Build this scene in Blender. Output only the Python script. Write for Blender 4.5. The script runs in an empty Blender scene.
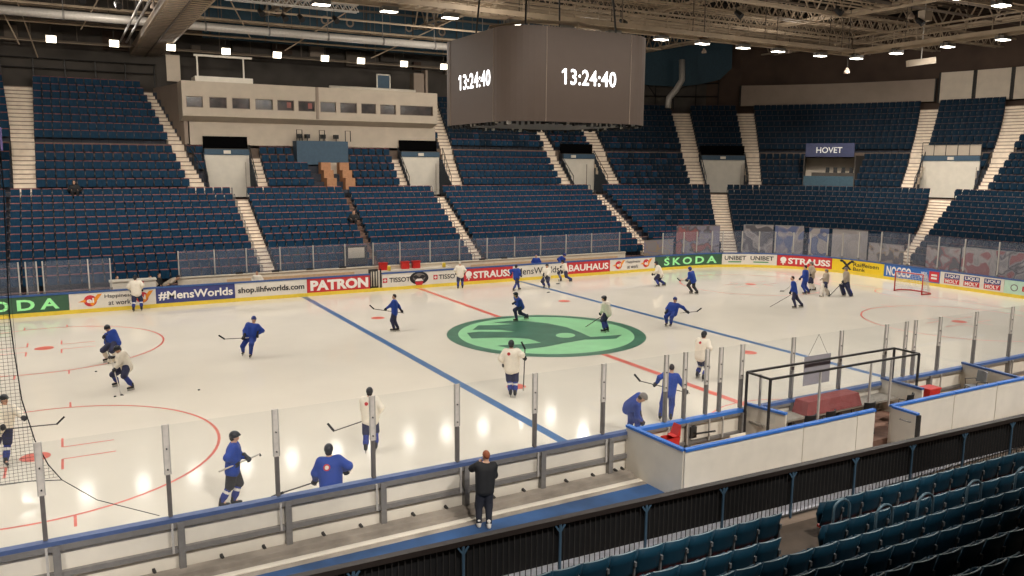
# Ice hockey arena during a practice session.
import bpy, math, random
import numpy as np
from math import sin, cos, pi, sqrt, atan2, radians
from mathutils import Vector, Matrix

C = bpy.context.scene.collection
random.seed(7)

# ------------------------------------------------------------------ camera
F_PX = 801.965
CAM = Vector((-18.7704, -30.4307, 7.6304))
YAW, PIT, ROLL = .5091, -.1539, .0071
fw = Vector((sin(YAW)*cos(PIT), cos(YAW)*cos(PIT), sin(PIT)))
_r0 = Vector((cos(YAW), -sin(YAW), 0)); _u0 = _r0.cross(fw)
RT = _r0*cos(ROLL) + _u0*sin(ROLL)
UP = -_r0*sin(ROLL) + _u0*cos(ROLL)
cd = bpy.data.cameras.new('camera'); cam = bpy.data.objects.new('camera', cd); C.objects.link(cam)
cd.sensor_width = 36; cd.lens = F_PX*36/1024; cd.clip_end = 400
cam.matrix_world = Matrix(((RT.x, UP.x, -fw.x, CAM.x), (RT.y, UP.y, -fw.y, CAM.y), (RT.z, UP.z, -fw.z, CAM.z), (0, 0, 0, 1)))
bpy.context.scene.camera = cam

# surveying helpers: a sight line through a point of the photograph, met with a plane of the hall
def proj(p):
    d = Vector(p)-CAM; dz = d.dot(fw)
    return 512+F_PX*d.dot(RT)/dz, 288-F_PX*d.dot(UP)/dz, dz
def ray(px, py): return fw + RT*((px-512)/F_PX) + UP*((288-py)/F_PX)
def at(px, py, x=None, y=None, z=None):
    d = ray(px, py)
    t = (x-CAM.x)/d.x if x is not None else (y-CAM.y)/d.y if y is not None else (z-CAM.z)/d.z
    return CAM+d*t
def atdepth(px, py, dz): return CAM + ray(px, py)*dz

# ------------------------------------------------------------------ materials
MATS = {}
def lin(c): return tuple((v/255/12.92 if v/255 <= .04045 else ((v/255+.055)/1.055)**2.4) for v in c)
def M(name, rgb=(128,128,128), rough=.55, metal=0, var=.12, scale=6, emit=0, bump=0, spec=.5):
    if name in MATS: return MATS[name]
    m = bpy.data.materials.new(name); m.use_nodes = True; MATS[name] = m
    nt = m.node_tree; b = nt.nodes['Principled BSDF']
    c = lin(rgb)
    tc = nt.nodes.new('ShaderNodeTexCoord'); n = nt.nodes.new('ShaderNodeTexNoise')
    n.inputs['Scale'].default_value = scale; n.inputs['Detail'].default_value = 3
    nt.links.new(tc.outputs['Object'], n.inputs['Vector'])
    cr = nt.nodes.new('ShaderNodeValToRGB')
    cr.color_ramp.elements[0].position = .3; cr.color_ramp.elements[1].position = .7
    cr.color_ramp.elements[0].color = (*[v*(1-var) for v in c], 1)
    cr.color_ramp.elements[1].color = (*[min(1, v*(1+var)) for v in c], 1)
    nt.links.new(n.outputs['Fac'], cr.inputs['Fac'])
    nt.links.new(cr.outputs['Color'], b.inputs['Base Color'])
    b.inputs['Roughness'].default_value = rough; b.inputs['Metallic'].default_value = metal
    b.inputs['Specular IOR Level'].default_value = spec
    if emit:
        b.inputs['Emission Color'].default_value = (*c, 1); b.inputs['Emission Strength'].default_value = emit
    if bump:
        bp_ = nt.nodes.new('ShaderNodeBump'); bp_.inputs['Strength'].default_value = bump
        nt.links.new(n.outputs['Fac'], bp_.inputs['Height']); nt.links.new(bp_.outputs['Normal'], b.inputs['Normal'])
    return m
def glass_mat(name, tint, haze, hazecol=(220,225,235), refl=.025):
    m = bpy.data.materials.new(name); m.use_nodes = True; MATS[name] = m
    nt = m.node_tree; nt.nodes.clear()
    out = nt.nodes.new('ShaderNodeOutputMaterial')
    tr = nt.nodes.new('ShaderNodeBsdfTransparent'); tr.inputs[0].default_value = (*tint, 1)
    df = nt.nodes.new('ShaderNodeBsdfDiffuse'); df.inputs[0].default_value = (*lin(hazecol), 1)
    gl = nt.nodes.new('ShaderNodeBsdfGlossy'); gl.inputs['Roughness'].default_value = .03
    n = nt.nodes.new('ShaderNodeTexNoise'); n.inputs['Scale'].default_value = 1.5
    mp = nt.nodes.new('ShaderNodeMapRange'); mp.inputs['To Min'].default_value = haze*.6; mp.inputs['To Max'].default_value = haze*1.4
    nt.links.new(n.outputs['Fac'], mp.inputs['Value'])
    m1 = nt.nodes.new('ShaderNodeMixShader'); nt.links.new(mp.outputs['Result'], m1.inputs[0])
    nt.links.new(tr.outputs[0], m1.inputs[1]); nt.links.new(df.outputs[0], m1.inputs[2])
    lw = nt.nodes.new('ShaderNodeLayerWeight'); pw = nt.nodes.new('ShaderNodeMath'); pw.operation = 'POWER'; pw.inputs[1].default_value = 4
    nt.links.new(lw.outputs['Facing'], pw.inputs[0]); fr = nt.nodes.new('ShaderNodeMapRange'); fr.inputs['To Min'].default_value = refl; fr.inputs['To Max'].default_value = .6
    nt.links.new(pw.outputs[0], fr.inputs['Value'])
    m2 = nt.nodes.new('ShaderNodeMixShader'); nt.links.new(fr.outputs[0], m2.inputs[0])
    nt.links.new(m1.outputs[0], m2.inputs[1]); nt.links.new(gl.outputs[0], m2.inputs[2])
    nt.links.new(m2.outputs[0], out.inputs[0])
    return m

# ------------------------------------------------------------------ mesh builder
class MB:
    def __init__(s): s.v = []; s.f = []; s.mi = []
    def face(s, pts, m=0):
        i = len(s.v); s.v += [tuple(p) for p in pts]; s.f.append(tuple(range(i, i+len(pts)))); s.mi.append(m)
    def quad8(s, p, m=0, skip=()):
        i = len(s.v); s.v += [tuple(q) for q in p]
        for k, f in enumerate(((0,3,2,1),(4,5,6,7),(0,1,5,4),(1,2,6,5),(2,3,7,6),(3,0,4,7))):
            if k in skip: continue
            s.f.append(tuple(i+j for j in f)); s.mi.append(m)
    def box(s, x0, x1, y0, y1, z0, z1, m=0):
        s.quad8([(x0,y0,z0),(x1,y0,z0),(x1,y1,z0),(x0,y1,z0),(x0,y0,z1),(x1,y0,z1),(x1,y1,z1),(x0,y1,z1)], m)
    def bar(s, a, b, w, h=None, m=0, up=(0,0,1)):
        a = Vector(a); b = Vector(b); h = h or w
        d = (b-a).normalized(); u = Vector(up)
        if abs(d.dot(u)) > .98: u = Vector((1,0,0))
        x = d.cross(u).normalized()*w/2; y = x.cross(d).normalized()*h/2
        s.quad8([a-x-y, a+x-y, a+x+y, a-x+y, b-x-y, b+x-y, b+x+y, b-x+y], m)
    def tube(s, pts, r, n=8, m=0, cap=True):
        pts = [Vector(p) for p in pts]; rings = []
        rr = r if isinstance(r, (list, tuple)) else [r]*len(pts)
        pu = None
        for k, p in enumerate(pts):
            d = ((pts[min(k+1, len(pts)-1)]-pts[max(k-1, 0)])).normalized()
            if pu is None:
                u = Vector((0,0,1)) if abs(d.z) < .9 else Vector((1,0,0))
                pu = d.cross(u).normalized()
            pu = (pu-d*pu.dot(d)).normalized(); w = d.cross(pu)
            i = len(s.v)
            s.v += [tuple(p+(pu*cos(2*pi*j/n)+w*sin(2*pi*j/n))*rr[k]) for j in range(n)]
            rings.append(i)
        for a, b in zip(rings, rings[1:]):
            for j in range(n):
                s.f.append((a+j, a+(j+1) % n, b+(j+1) % n, b+j)); s.mi.append(m)
        if cap:
            s.f.append(tuple(rings[0]+j for j in reversed(range(n)))); s.mi.append(m)
            s.f.append(tuple(rings[-1]+j for j in range(n))); s.mi.append(m)
    def lathe(s, prof, c=(0,0,0), n=16, m=0):
        rings = []
        for r, z in prof:
            i = len(s.v); s.v += [(c[0]+r*cos(2*pi*j/n), c[1]+r*sin(2*pi*j/n), c[2]+z) for j in range(n)]; rings.append(i)
        for a, b in zip(rings, rings[1:]):
            for j in range(n): s.f.append((a+j, a+(j+1) % n, b+(j+1) % n, b+j)); s.mi.append(m)
        s.f.append(tuple(rings[0]+j for j in reversed(range(n)))); s.mi.append(m)
        s.f.append(tuple(rings[-1]+j for j in range(n))); s.mi.append(m)
    def mesh(s, name, mats):
        me = bpy.data.meshes.new(name); me.from_pydata(s.v, [], s.f)
        for m in (mats if isinstance(mats, (list, tuple)) else [mats]): me.materials.append(m)
        me.polygons.foreach_set('material_index', s.mi); me.update()
        return me
    def build(s, name, mats, parent=None, smooth=False):
        if parent is not None:   # the mesh is written in world coordinates, kept relative to the parent
            inv = WORLD[parent.name].inverted()
            s.v = [tuple(inv @ Vector(p)) for p in s.v]
        o = bpy.data.objects.new(name, s.mesh(name, mats)); C.objects.link(o)
        if smooth:
            o.data.polygons.foreach_set('use_smooth', [True]*len(o.data.polygons))
        if parent is not None:
            o.parent = parent; WORLD[o.name] = WORLD[parent.name]
        else: WORLD[o.name] = Matrix.Identity(4)
        return o
WORLD = {}
def tag(o, label=None, cat=None, group=None, kind=None):
    if label: o['label'] = label
    if cat: o['category'] = cat
    if group: o['group'] = group
    if kind: o['kind'] = kind
    return o
def thing(name, loc, label, cat, rz=0, group=None):
    o = bpy.data.objects.new(name, None); C.objects.link(o); o.empty_display_size = .2
    o.location = loc; o.rotation_euler = (0, 0, rz)
    WORLD[o.name] = Matrix.Translation(Vector(loc)) @ Matrix.Rotation(rz, 4, 'Z')
    return tag(o, label, cat, group)
def single(mb, name, mats, loc, label, cat, group=None, smooth=False, kind=None):
    # one-mesh thing with its origin at its base
    L = Vector(loc); mb.v = [tuple(Vector(p)-L) for p in mb.v]
    o = bpy.data.objects.new(name, mb.mesh(name, mats)); C.objects.link(o); o.location = L
    WORLD[o.name] = Matrix.Translation(L)
    if smooth: o.data.polygons.foreach_set('use_smooth', [True]*len(o.data.polygons))
    return tag(o, label, cat, group, kind)
def struct(mb, name, mats, label=None):
    o = mb.build(name, mats); o['kind'] = 'structure'
    if label: o['label'] = label
    return o

# ------------------------------------------------------------------ path round the far side of the rink
LARC = 8.5*pi/2
def bp(s, d=0):
    if s < -21.5-LARC: return Vector((-30-d, 6.5+(s+21.5+LARC), 0)), Vector((-1, 0, 0))
    if s < -21.5:
        a = (-21.5-s)/8.5; n = Vector((-sin(a), cos(a), 0))
        return Vector((-21.5, 6.5, 0))+n*(8.5+d), n
    if s <= 21.5: return Vector((s, 15+d, 0)), Vector((0, 1, 0))
    if s < 21.5+LARC:
        a = (s-21.5)/8.5; n = Vector((sin(a), cos(a), 0))
        return Vector((21.5, 6.5, 0))+n*(8.5+d), n
    return Vector((30+d, 6.5-(s-21.5-LARC), 0)), Vector((1, 0, 0))
def P(s, d, z):
    p, n = bp(s, d); p.z = z; return p
def kscale(s, d): return 8.5/(8.5+d) if 21.5 < abs(s) < 21.5+LARC else 1
def srange(s0, s1, step=.9):
    out = [s0]
    k = s0
    while k < min(s1, -21.5):
        if k > s0: out.append(k)
        k += step
    if s0 < -21.5 < s1: out.append(-21.5)
    if s0 < 21.5 < s1: out.append(21.5)
    k = max(21.5, s0)
    while True:
        k += step
        if k >= min(s1, 21.5+LARC): break
        out.append(k)
    if s0 < 21.5+LARC < s1: out.append(21.5+LARC)
    out.append(s1)
    return sorted(set(out))

# ------------------------------------------------------------------ lettering
def text_tris(body, bold=0, space=1):
    cu = bpy.data.curves.new('lettering', 'FONT'); cu.body = body; cu.offset = bold; cu.space_character = space; cu.resolution_u = 3
    o = bpy.data.objects.new('lettering', cu); C.objects.link(o)
    dg = bpy.context.evaluated_depsgraph_get(); dg.update()
    me = o.evaluated_get(dg).to_mesh()
    v = [(q.co.x, q.co.y) for q in me.vertices]; f = [tuple(p.vertices) for p in me.polygons]
    o.evaluated_get(dg).to_mesh_clear()
    bpy.data.objects.remove(o); bpy.data.curves.remove(cu)
    x0 = min(p[0] for p in v); x1 = max(p[0] for p in v); y0 = min(p[1] for p in v); y1 = max(p[1] for p in v)
    return [((x-x0)/(x1-x0), (y-y0)/(y1-y0)) for x, y in v], f, (x1-x0)/(y1-y0)
def text_map(body, fn, bold=0, space=1):
    v, f, asp = text_tris(body, bold, space); mb = MB()
    mb.v = [tuple(fn(x, y)) for x, y in v]; mb.f = f; mb.mi = [0]*len(f)
    return mb
def poly_flat(pts, fn, mb=None, m=0):
    # fill a 2-D outline (possibly concave) and map it with fn
    from mathutils.geometry import tessellate_polygon
    mb = mb or MB(); i = len(mb.v)
    mb.v += [tuple(fn(x, y)) for x, y in pts]
    for t in tessellate_polygon([[Vector((x, y, 0)) for x, y in pts]]):
        a, b, c = t
        x0, y0 = pts[a]; x1, y1 = pts[b]; x2, y2 = pts[c]
        if (x1-x0)*(y2-y0)-(x2-x0)*(y1-y0) < 0: b, c = c, b
        mb.f.append((i+a, i+b, i+c)); mb.mi.append(m)
    return mb
def disc_pts(cx, cy, rx, ry, n=20): return [(cx+rx*cos(2*pi*k/n), cy+ry*sin(2*pi*k/n)) for k in range(n)]
# ------------------------------------------------------------------ palette
ICE = M('ice', (226,218,203), .22, var=.035, scale=.35, spec=.1)
nt = ICE.node_tree
_n = nt.nodes.new('ShaderNodeTexNoise'); _n.inputs['Scale'].default_value = 2.2; _n.inputs['Detail'].default_value = 6
_tc = nt.nodes.new('ShaderNodeTexCoord'); _mp = nt.nodes.new('ShaderNodeMapping'); _mp.inputs['Scale'].default_value = (1, 3.5, 1)
nt.links.new(_tc.outputs['Object'], _mp.inputs['Vector']); nt.links.new(_mp.outputs[0], _n.inputs['Vector'])
_r = nt.nodes.new('ShaderNodeMapRange'); _r.inputs['To Min'].default_value = .05; _r.inputs['To Max'].default_value = .13
nt.links.new(_n.outputs['Fac'], _r.inputs['Value']); nt.links.new(_r.outputs[0], nt.nodes['Principled BSDF'].inputs['Roughness'])
_b = nt.nodes.new('ShaderNodeBump'); _b.inputs['Strength'].default_value = .025; _b.inputs['Distance'].default_value = .02
nt.links.new(_n.outputs['Fac'], _b.inputs['Height']); nt.links.new(_b.outputs[0], nt.nodes['Principled BSDF'].inputs['Normal'])
I_BLUE = M('ice_blue', (62,108,158), .3, scale=3); I_RED = M('ice_red', (222,110,92), .3, scale=3)
I_DG = M('ice_dark_green', (72,120,96), .28, var=.18, scale=1.2); I_LG = M('ice_light_green', (152,216,160), .28, var=.06, scale=1.2)
WHITE = M('white_panel', (225,216,200), .4, var=.05, scale=2)
CONC = M('concrete', (122,106,92), .85, var=.18, scale=2)
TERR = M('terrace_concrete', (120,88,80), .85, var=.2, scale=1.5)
STEP = M('pale_step', (236,220,200), .8, var=.1, scale=2.5)
STEP_SHADE = M('step_shade_line', (146,126,110), .85, var=.1, scale=2.5)  # shadow line at the step edges, put into the colour
STEEL = M('grey_steel', (124,120,116), .45, .1, var=.1, scale=8)
ALU = M('aluminium', (186,180,172), .4, .1, var=.08, scale=8)
DSTEEL = M('dark_steel', (58,56,54), .5, .3, var=.15)
BLACK = M('black', (20,19,20), .55, var=.2)
BLKRAIL = M('black_rail', (40,33,30), .5, var=.15)
BLUECAP = M('blue_cap', (58,92,150), .4, var=.1)
BRIGHTBLUE = M('bright_blue_cap', (52,112,196), .4, var=.06)
YELLOW = M('yellow_kick', (236,206,70), .4, var=.05)
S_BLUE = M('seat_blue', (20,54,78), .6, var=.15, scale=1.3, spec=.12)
S_SHADED = M('seat_blue_shaded', (14,38,55), .6, var=.15, scale=1.3, spec=.1)  # shaded copy of the seat blue for the dimmer corner, end and upper rows
S_NEAR = M('seat_teal', (17,54,72), .5, var=.15, scale=1.3, spec=.25)
S_EDGE = M('seat_edge', (128,144,150), .5)
S_RED = M('seat_red', (178,50,44), .5)
S_BRK = M('seat_bracket', (96,98,100), .6, spec=.2)
GLASS = glass_mat('clear_glass', (.96,.97,.97), .035)
GLASS_F = glass_mat('far_glass', (.9,.93,.95), .12, (190,195,215))
BEIGE = M('beige_panel', (196,182,164), .7, var=.06, scale=1.5)
TAUPE = M('taupe_wall', (150,134,120), .8, var=.08, scale=.8)
DARKW = M('dark_wall', (80,74,68), .9, var=.25, scale=.5)
BROWNW = M('brown_wall', (76,60,50), .9, var=.25, scale=.4)
ROOF = M('roof_deck', (38,34,31), .9, var=.3, scale=.6)
TRUSS = M('truss_paint', (168,150,128), .6, var=.15, scale=1)
TRUSSD = M('truss_dark', (104,92,80), .7, var=.2, scale=1)
TEAL = M('teal_panel', (28,62,78), .6, var=.15)
TUNB = M('tunnel_blue', (58,84,104), .6, var=.1)
WOODY = M('plywood', (176,128,92), .7, var=.12, scale=5)
LENS = M('lamp_lens', (255,246,228), .4, var=0, emit=9)
LENSB = M('bright_lamp_lens', (255,240,212), .4, var=0, emit=6)
BLUEFL = M('blue_floor', (42,78,124), .6, var=.35, scale=1.1)
GREYFL = M('grey_floor', (150,140,128), .8, var=.3, scale=1.6)
REDCL = M('maroon_cloth', (142,62,58), .75, var=.12)
REDP = M('red_plastic', (198,44,40), .4, var=.08)

# ------------------------------------------------------------------ floor with the painted ice
mb = MB()
out = []
for k in range(-1, 2, 2):
    pass
def rrect(hx, hy, r, n=14):
    pts = []
    for cx, cy, a0 in ((hx-r, hy-r, 0), (-hx+r, hy-r, pi/2), (-hx+r, -hy+r, pi), (hx-r, -hy+r, 1.5*pi)):
        pts += [(cx+r*cos(a0+pi/2*k/n), cy+r*sin(a0+pi/2*k/n)) for k in range(n+1)]
    return pts
flat = lambda z: (lambda x, y: (x, y, z))
mb.face([(x, y, 0) for x, y in rrect(30, 15, 8.5)], 0)
def rect(x0, x1, y0, y1, m, z=.003): mb.face([(x0,y0,z),(x1,y0,z),(x1,y1,z),(x0,y1,z)], m)
def ring(c, r0, r1, m, n=72, z=.003):
    for k in range(n):
        a, b = 2*pi*k/n, 2*pi*(k+1)/n
        mb.face([(c[0]+r0*cos(a), c[1]+r0*sin(a), z), (c[0]+r1*cos(a), c[1]+r1*sin(a), z),
                 (c[0]+r1*cos(b), c[1]+r1*sin(b), z), (c[0]+r0*cos(b), c[1]+r0*sin(b), z)], m)
def disc(c, r, m, n=36, z=.004): mb.face([(c[0]+r*cos(2*pi*k/n), c[1]+r*sin(2*pi*k/n), z) for k in range(n)], m)
for sx in (-1, 1): rect(sx*7.07-.16, sx*7.07+.16, -14.95, 14.95, 1)
rect(-.15, .15, -14.95, 14.95, 2)
for gx in (-25.86, 25.86): rect(gx-.03, gx+.03, -13.6, 13.6, 2)
disc((0,0), 4.5, 3, 96, .005); disc((0,0), 3.98, 4, 96, .007)
emb = [(280,145),(360,137),(440,140),(530,150),(610,167),(670,190),(715,210),(760,207),(855,200),(830,217),(740,221),(690,222),(600,237),(520,253),
       (440,263),(360,262),(300,248),(400,243),(495,236),(440,218),(380,214),(300,213),(185,217),(165,192),(215,186),(380,187),(310,178),(190,178),(215,158),(300,157),(370,152)]
def em(x, y): p = at(430+x/4.452, 290+y/4.452, z=0); return (p.x, p.y)
poly_flat([em(*p) for p in emb], flat(.010), mb, 3)
mb.face([(*em(603+43*cos(a), 203-11*sin(a)), .013) for a in [2*pi*k/24 for k in range(24)]], 4)
for sx in (-1, 1):
    for sy in (-1, 1):
        c = (sx*19.86, sy*7)
        ring(c, 4.46, 4.54, 2); disc(c, .36, 2)
        disc((sx*5.5, sy*7), .34, 2)
        for ax in (-1, 1):
            for ay in (-1, 1):
                x = c[0]+ax*.62; y = c[1]+ay*.5
                rect(min(x, x+ax*1.25), max(x, x+ax*1.25), y-.03, y+.03, 2)
                rect(x-.03, x+.03, min(y, y+ay*.8), max(y, y+ay*.8), 2)
        for dx in (-.85, .85):
            for ay in (-1, 1):
                y = c[1]+ay*4.75
                rect(c[0]+dx-.03, c[0]+dx+.03, y-.3, y+.3, 2)
    # goal crease outline
    n = 16; cx = sx*25.86
    for k in range(n):
        a, b = -pi/2+pi*k/n, -pi/2+pi*(k+1)/n
        mb.face([(cx-sx*r*cos(t), r*sin(t), .004) for r, t in ((1.8,a),(1.86,a),(1.86,b),(1.8,b))], 2)
for k in range(12):   # referee crease at the near boards
    a, b = pi*k/12, pi*(k+1)/12
    mb.face([(r*cos(t), -15+r*sin(t), .004) for r, t in ((2.97,a),(3.03,a),(3.03,b),(2.97,b))], 2)
struct(mb, 'floor_ice', [ICE, I_BLUE, I_RED, I_DG, I_LG], 'cream white ice sheet with painted lines, circles and green centre emblem')

mb = MB()
mb.box(-46, 58, -42, 42, -.3, -.02)
struct(mb, 'floor', CONC, 'bare concrete arena floor around the ice')
mb = MB()   # walkway behind the near boards
mb.box(-30, 14, -15.95, -15.06, -.018, .012, 0)
mb.box(-30, -6.2, -15.42, -15.12, .012, .10, 2)
mb.box(-30, -6.2, -15.78, -15.62, .012, .03, 1)
mb.box(-30, -5.9, -17.6, -15.95, -.018, .008, 3)
mb.box(-30, 14, -18.75, -17.6, -.018, .006, 4)
struct(mb, 'floor_walkway', [GREYFL, WHITE, GREYFL, BLUEFL, M('pale_floor', (190,190,200), .7, var=.15)], 'blue and grey walkway strip behind the near boards')

# ------------------------------------------------------------------ room shell
def pathwall(name, d, s0, s1, z0, z1, mat, label):
    mb = MB(); ss = srange(s0, s1)
    for a, b in zip(ss, ss[1:]):
        mb.face([P(a,d,z0), P(b,d,z0), P(b,d,z1), P(a,d,z1)][::-1])
    return struct(mb, name, mat, label)
pathwall('wall_far', 23.8, -46, 26.5, 0, 22, DARKW, 'dark grey back wall above the far stand')
pathwall('wall_right', 23.8, 26.5, 70, 0, 22, BROWNW, 'dark brown back wall above the end stand')
mb = MB(); mb.face([(-46,-42,0),(-46,40,0),(-46,40,22),(-46,-42,22)][::-1]); struct(mb, 'wall_left', DARKW)
mb = MB(); mb.face([(-46,-42,0),(58,-42,0),(58,-42,22),(-46,-42,22)][::-1]); struct(mb, 'wall_near', DARKW)
mb = MB()
mb.box(-47, 60, -43, 43, 21.5, 21.8)
for k in range(-40, 42, 3): mb.box(-46, 58, k, k+.25, 21.2, 21.5)
struct(mb, 'ceiling', ROOF, 'dark corrugated roof deck')

# ------------------------------------------------------------------ seating terraces
NL, NU = 12, 13
def low(i): return 2.9+.7*i, .75+.395*i
def upp(j): return 12.2+.8*j, 5.1+.56*(j+1)+(.35 if j >= 5 else 0)
TUN = [((-10.05,-9.8),(-6.92,-6.7)), ((4.45,5.05),(7.9,8.35)), ((19.42,20.4),(22.05,22.3)), ((25.93,25.95),(27.42,27.38)), ((32.97,32.62),(34.93,34.2))]
def tun_s(t, d):      # the side lines of a tunnel run from the walkway back into the stand
    k = max(0, min(1, (d-12.2)/3.9)); return t[0][0]+(t[0][1]-t[0][0])*k, t[1][0]+(t[1][1]-t[1][0])*k
BOOTH = (29.32, 30.98)
mb = MB()
ss = srange(-38, 46, .3)
for a, b in zip(ss, ss[1:]):
    prev = 0
    for i in range(NL):
        d, z = low(i); d1 = low(i+1)[0] if i < NL-1 else 11.3
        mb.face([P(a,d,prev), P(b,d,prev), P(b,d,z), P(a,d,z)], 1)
        mb.face([P(a,d,z), P(b,d,z), P(b,d1,z), P(a,d1,z)], 0); prev = z
    mb.face([P(a,11.3,5.095), P(b,11.3,5.095), P(b,12.2,5.095), P(a,12.2,5.095)], 0)
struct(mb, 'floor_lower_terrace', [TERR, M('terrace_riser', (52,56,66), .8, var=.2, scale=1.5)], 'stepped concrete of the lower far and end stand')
mb = MB()
for j in range(NU):
    d, z = upp(j); d1 = upp(j+1)[0] if j < NU-1 else 23.7
    holes = sorted([tun_s(t, d+.4) for t in TUN]+[BOOTH]) if j <= 5 else []
    cuts = sorted(set([-38, 46]+[v for h in holes for v in h]))
    for c0, c1 in zip(cuts, cuts[1:]):
        gap = any(a < (c0+c1)/2 < b for a, b in holes)
        if gap and j < 5: continue
        prev = 8.55 if gap and j == 5 else upp(j-1)[1] if j else 5.095
        ss = srange(c0, c1, .3)
        for a, b in zip(ss, ss[1:]):
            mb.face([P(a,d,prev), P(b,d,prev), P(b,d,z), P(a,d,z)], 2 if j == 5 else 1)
            mb.face([P(a,d,z), P(b,d,z), P(b,d1,z), P(a,d1,z)], 0)
struct(mb, 'floor_upper_terrace', [TERR, MATS['terrace_riser'], M('cross_band', (112,96,84), .8)], 'stepped concrete of the upper far and end stand')

# ------------------------------------------------------------------ aisle stairs:  (d_bottom, s0, s1) -> (d_top, s0, s1)
STAIRS = [
 ('U', (12.2,-21.37,-20.16), (22.0,-21.6,-20.09), 13, 'pale concrete stairs at far left of the upper stand'),
 ('U', (12.2,-11.14,-10.12), (22.0,-13.05,-12.37), 13, 'pale stairs rising beside the left end of the press box'),
 ('U', (12.2,-6.89,-6.08), (17.2,-6.6,-5.92), 5, 'short pale stairs right of the leftmost tunnel'),
 ('U', (12.2,3.72,4.41), (16.7,4.3,4.9), 5, 'short pale stairs left of the tunnel under the right end of the press box'),
 ('U', (12.2,7.94,9.0), (21.7,10.0,11.0), 13, 'pale stairs rising past the right end of the press box'),
 ('U', (12.2,18.27,19.39), (19.2,19.39,20.36), 11, 'pale stairs left of the tunnel below the scoreboard'),
 ('U', (12.2,22.08,22.66), (19.5,22.45,22.9), 11, 'pale stairs right of the tunnel below the scoreboard'),
 ('U', (12.2,25.35,25.91), (22.0,25.45,25.99), 13, 'pale stairs left of the corner tunnel'),
 ('U', (12.2,27.43,27.92), (22.0,27.26,27.74), 13, 'pale stairs right of the corner tunnel'),
 ('U', (12.2,32.51,32.96), (22.0,31.91,32.35), 13, 'pale stairs left of the rightmost tunnel'),
 ('U', (12.2,34.95,35.9), (22.0,33.84,34.4), 13, 'pale stairs right of the rightmost tunnel'),
 ('L', (2.9,-23.0,-21.9), (11.3,-22.4,-21.9), 12, 'pale lower stairs at the far left edge'),
 ('L', (2.9,-8.75,-7.81), (11.3,-8.92,-7.88), 12, 'pale lower stairs below the leftmost tunnel'),
 ('L', (2.9,5.29,6.25), (11.3,5.6,6.6), 12, 'pale lower stairs below the tunnel under the press box'),
 ('L', (2.9,19.9,21.07), (11.3,20.0,21.2), 12, 'pale lower stairs below the tunnel behind the scoreboard'),
 ('L', (2.9,25.43,26.37), (11.3,25.95,26.6), 12, 'pale lower stairs below the corner tunnel'),
 ('L', (2.9,35.3,36.4), (11.3,33.69,34.51), 12, 'pale lower stairs below the rightmost tunnel'),
 ('N', (2.9,-1.8,-1.35), (11.3,-1.25,-.75), 12, 'narrow brown aisle stairs in the middle of the far lower stand'),
]
def stair_s(st, d):
    (d0,a0,b0), (d1,a1,b1) = st[1], st[2]; t = max(-.05, min(1.05, (d-d0)/(d1-d0)))
    return a0+(a1-a0)*t, b0+(b1-b0)*t
BROWNST = M('brown_step', (118,92,78), .85)
for st in STAIRS:
    mb = MB()
    for i in range(st[3]):
        d, z = (upp if st[0] == 'U' else low)(i)
        dep = .8 if st[0] == 'U' else .7
        zp = (upp(i-1)[1] if i else 5.1) if st[0] == 'U' else (low(i-1)[1] if i else .35)
        for h, (da, db, zz) in enumerate(((d-dep/2-.02, d-.02, zp+(z-zp)/2), (d-.02, d+dep/2-.02, z+.012))):
            a0, b0 = stair_s(st, da); a1, b1 = stair_s(st, db)
            p = [P(a0,da,zp-.05), P(b0,da,zp-.05), P(b1,db,zp-.05), P(a1,db,zp-.05), P(a0,da,zz), P(b0,da,zz), P(b1,db,zz), P(a1,db,zz)]
            k = len(mb.mi); mb.quad8(p, 0)
            e = .06; q0, q1 = P(a0,da-.012,zz-e), P(b0,da-.012,zz-e)  # dark strip stands in for the shadow line at each step edge
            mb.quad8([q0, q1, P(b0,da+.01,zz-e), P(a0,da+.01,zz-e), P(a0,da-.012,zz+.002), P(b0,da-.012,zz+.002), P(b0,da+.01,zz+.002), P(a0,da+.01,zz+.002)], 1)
    struct(mb, 'stairs', [BROWNST, BROWNST] if st[0] == 'N' else [STEP, STEP_SHADE], st[4])

# rails beside the stairs
def rail(pts, label, hoops=True, mat=None):
    root = thing('stair_railing', pts[0], label, 'railing', group='railings beside the aisle stairs')
    mb = MB(); mb.tube([Vector(p)+Vector((0,0,.95)) for p in pts], .03, 6); mb.build('handrail', mat or DSTEEL, root)
    for p in pts:
        mb = MB(); mb.tube([p, Vector(p)+Vector((0,0,.95))], .025, 6); mb.build('baluster', mat or DSTEEL, root)
def pts_on(kind, st, side, i0, i1, step=1):
    o = []
    for i in range(i0, i1, step):
        d, z = (upp if kind == 'U' else low)(i); o.append(P(stair_s(st, d)[side], d+.1, z))
    return o
for k, side, txt in ((1,1,'dark railing along the stairs left of the leftmost tunnel'), (2,0,'dark railing along the stairs right of the leftmost tunnel'),
                (3,1,'dark railing left of the tunnel under the press box'), (4,0,'dark railing right of the tunnel under the press box'),
                (5,1,'dark railing left of the tunnel below the scoreboard'), (6,0,'dark railing right of the tunnel below the scoreboard'),
                (7,1,'dark railing left of the corner tunnel'), (8,0,'dark railing right of the corner tunnel'),
                (9,1,'dark railing left of the rightmost tunnel'), (10,0,'dark railing right of the rightmost tunnel'), (0,0,'dark railing at the far left upper stairs')):
    rail(pts_on('U', STAIRS[k], side, 0, 5), txt)
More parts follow.
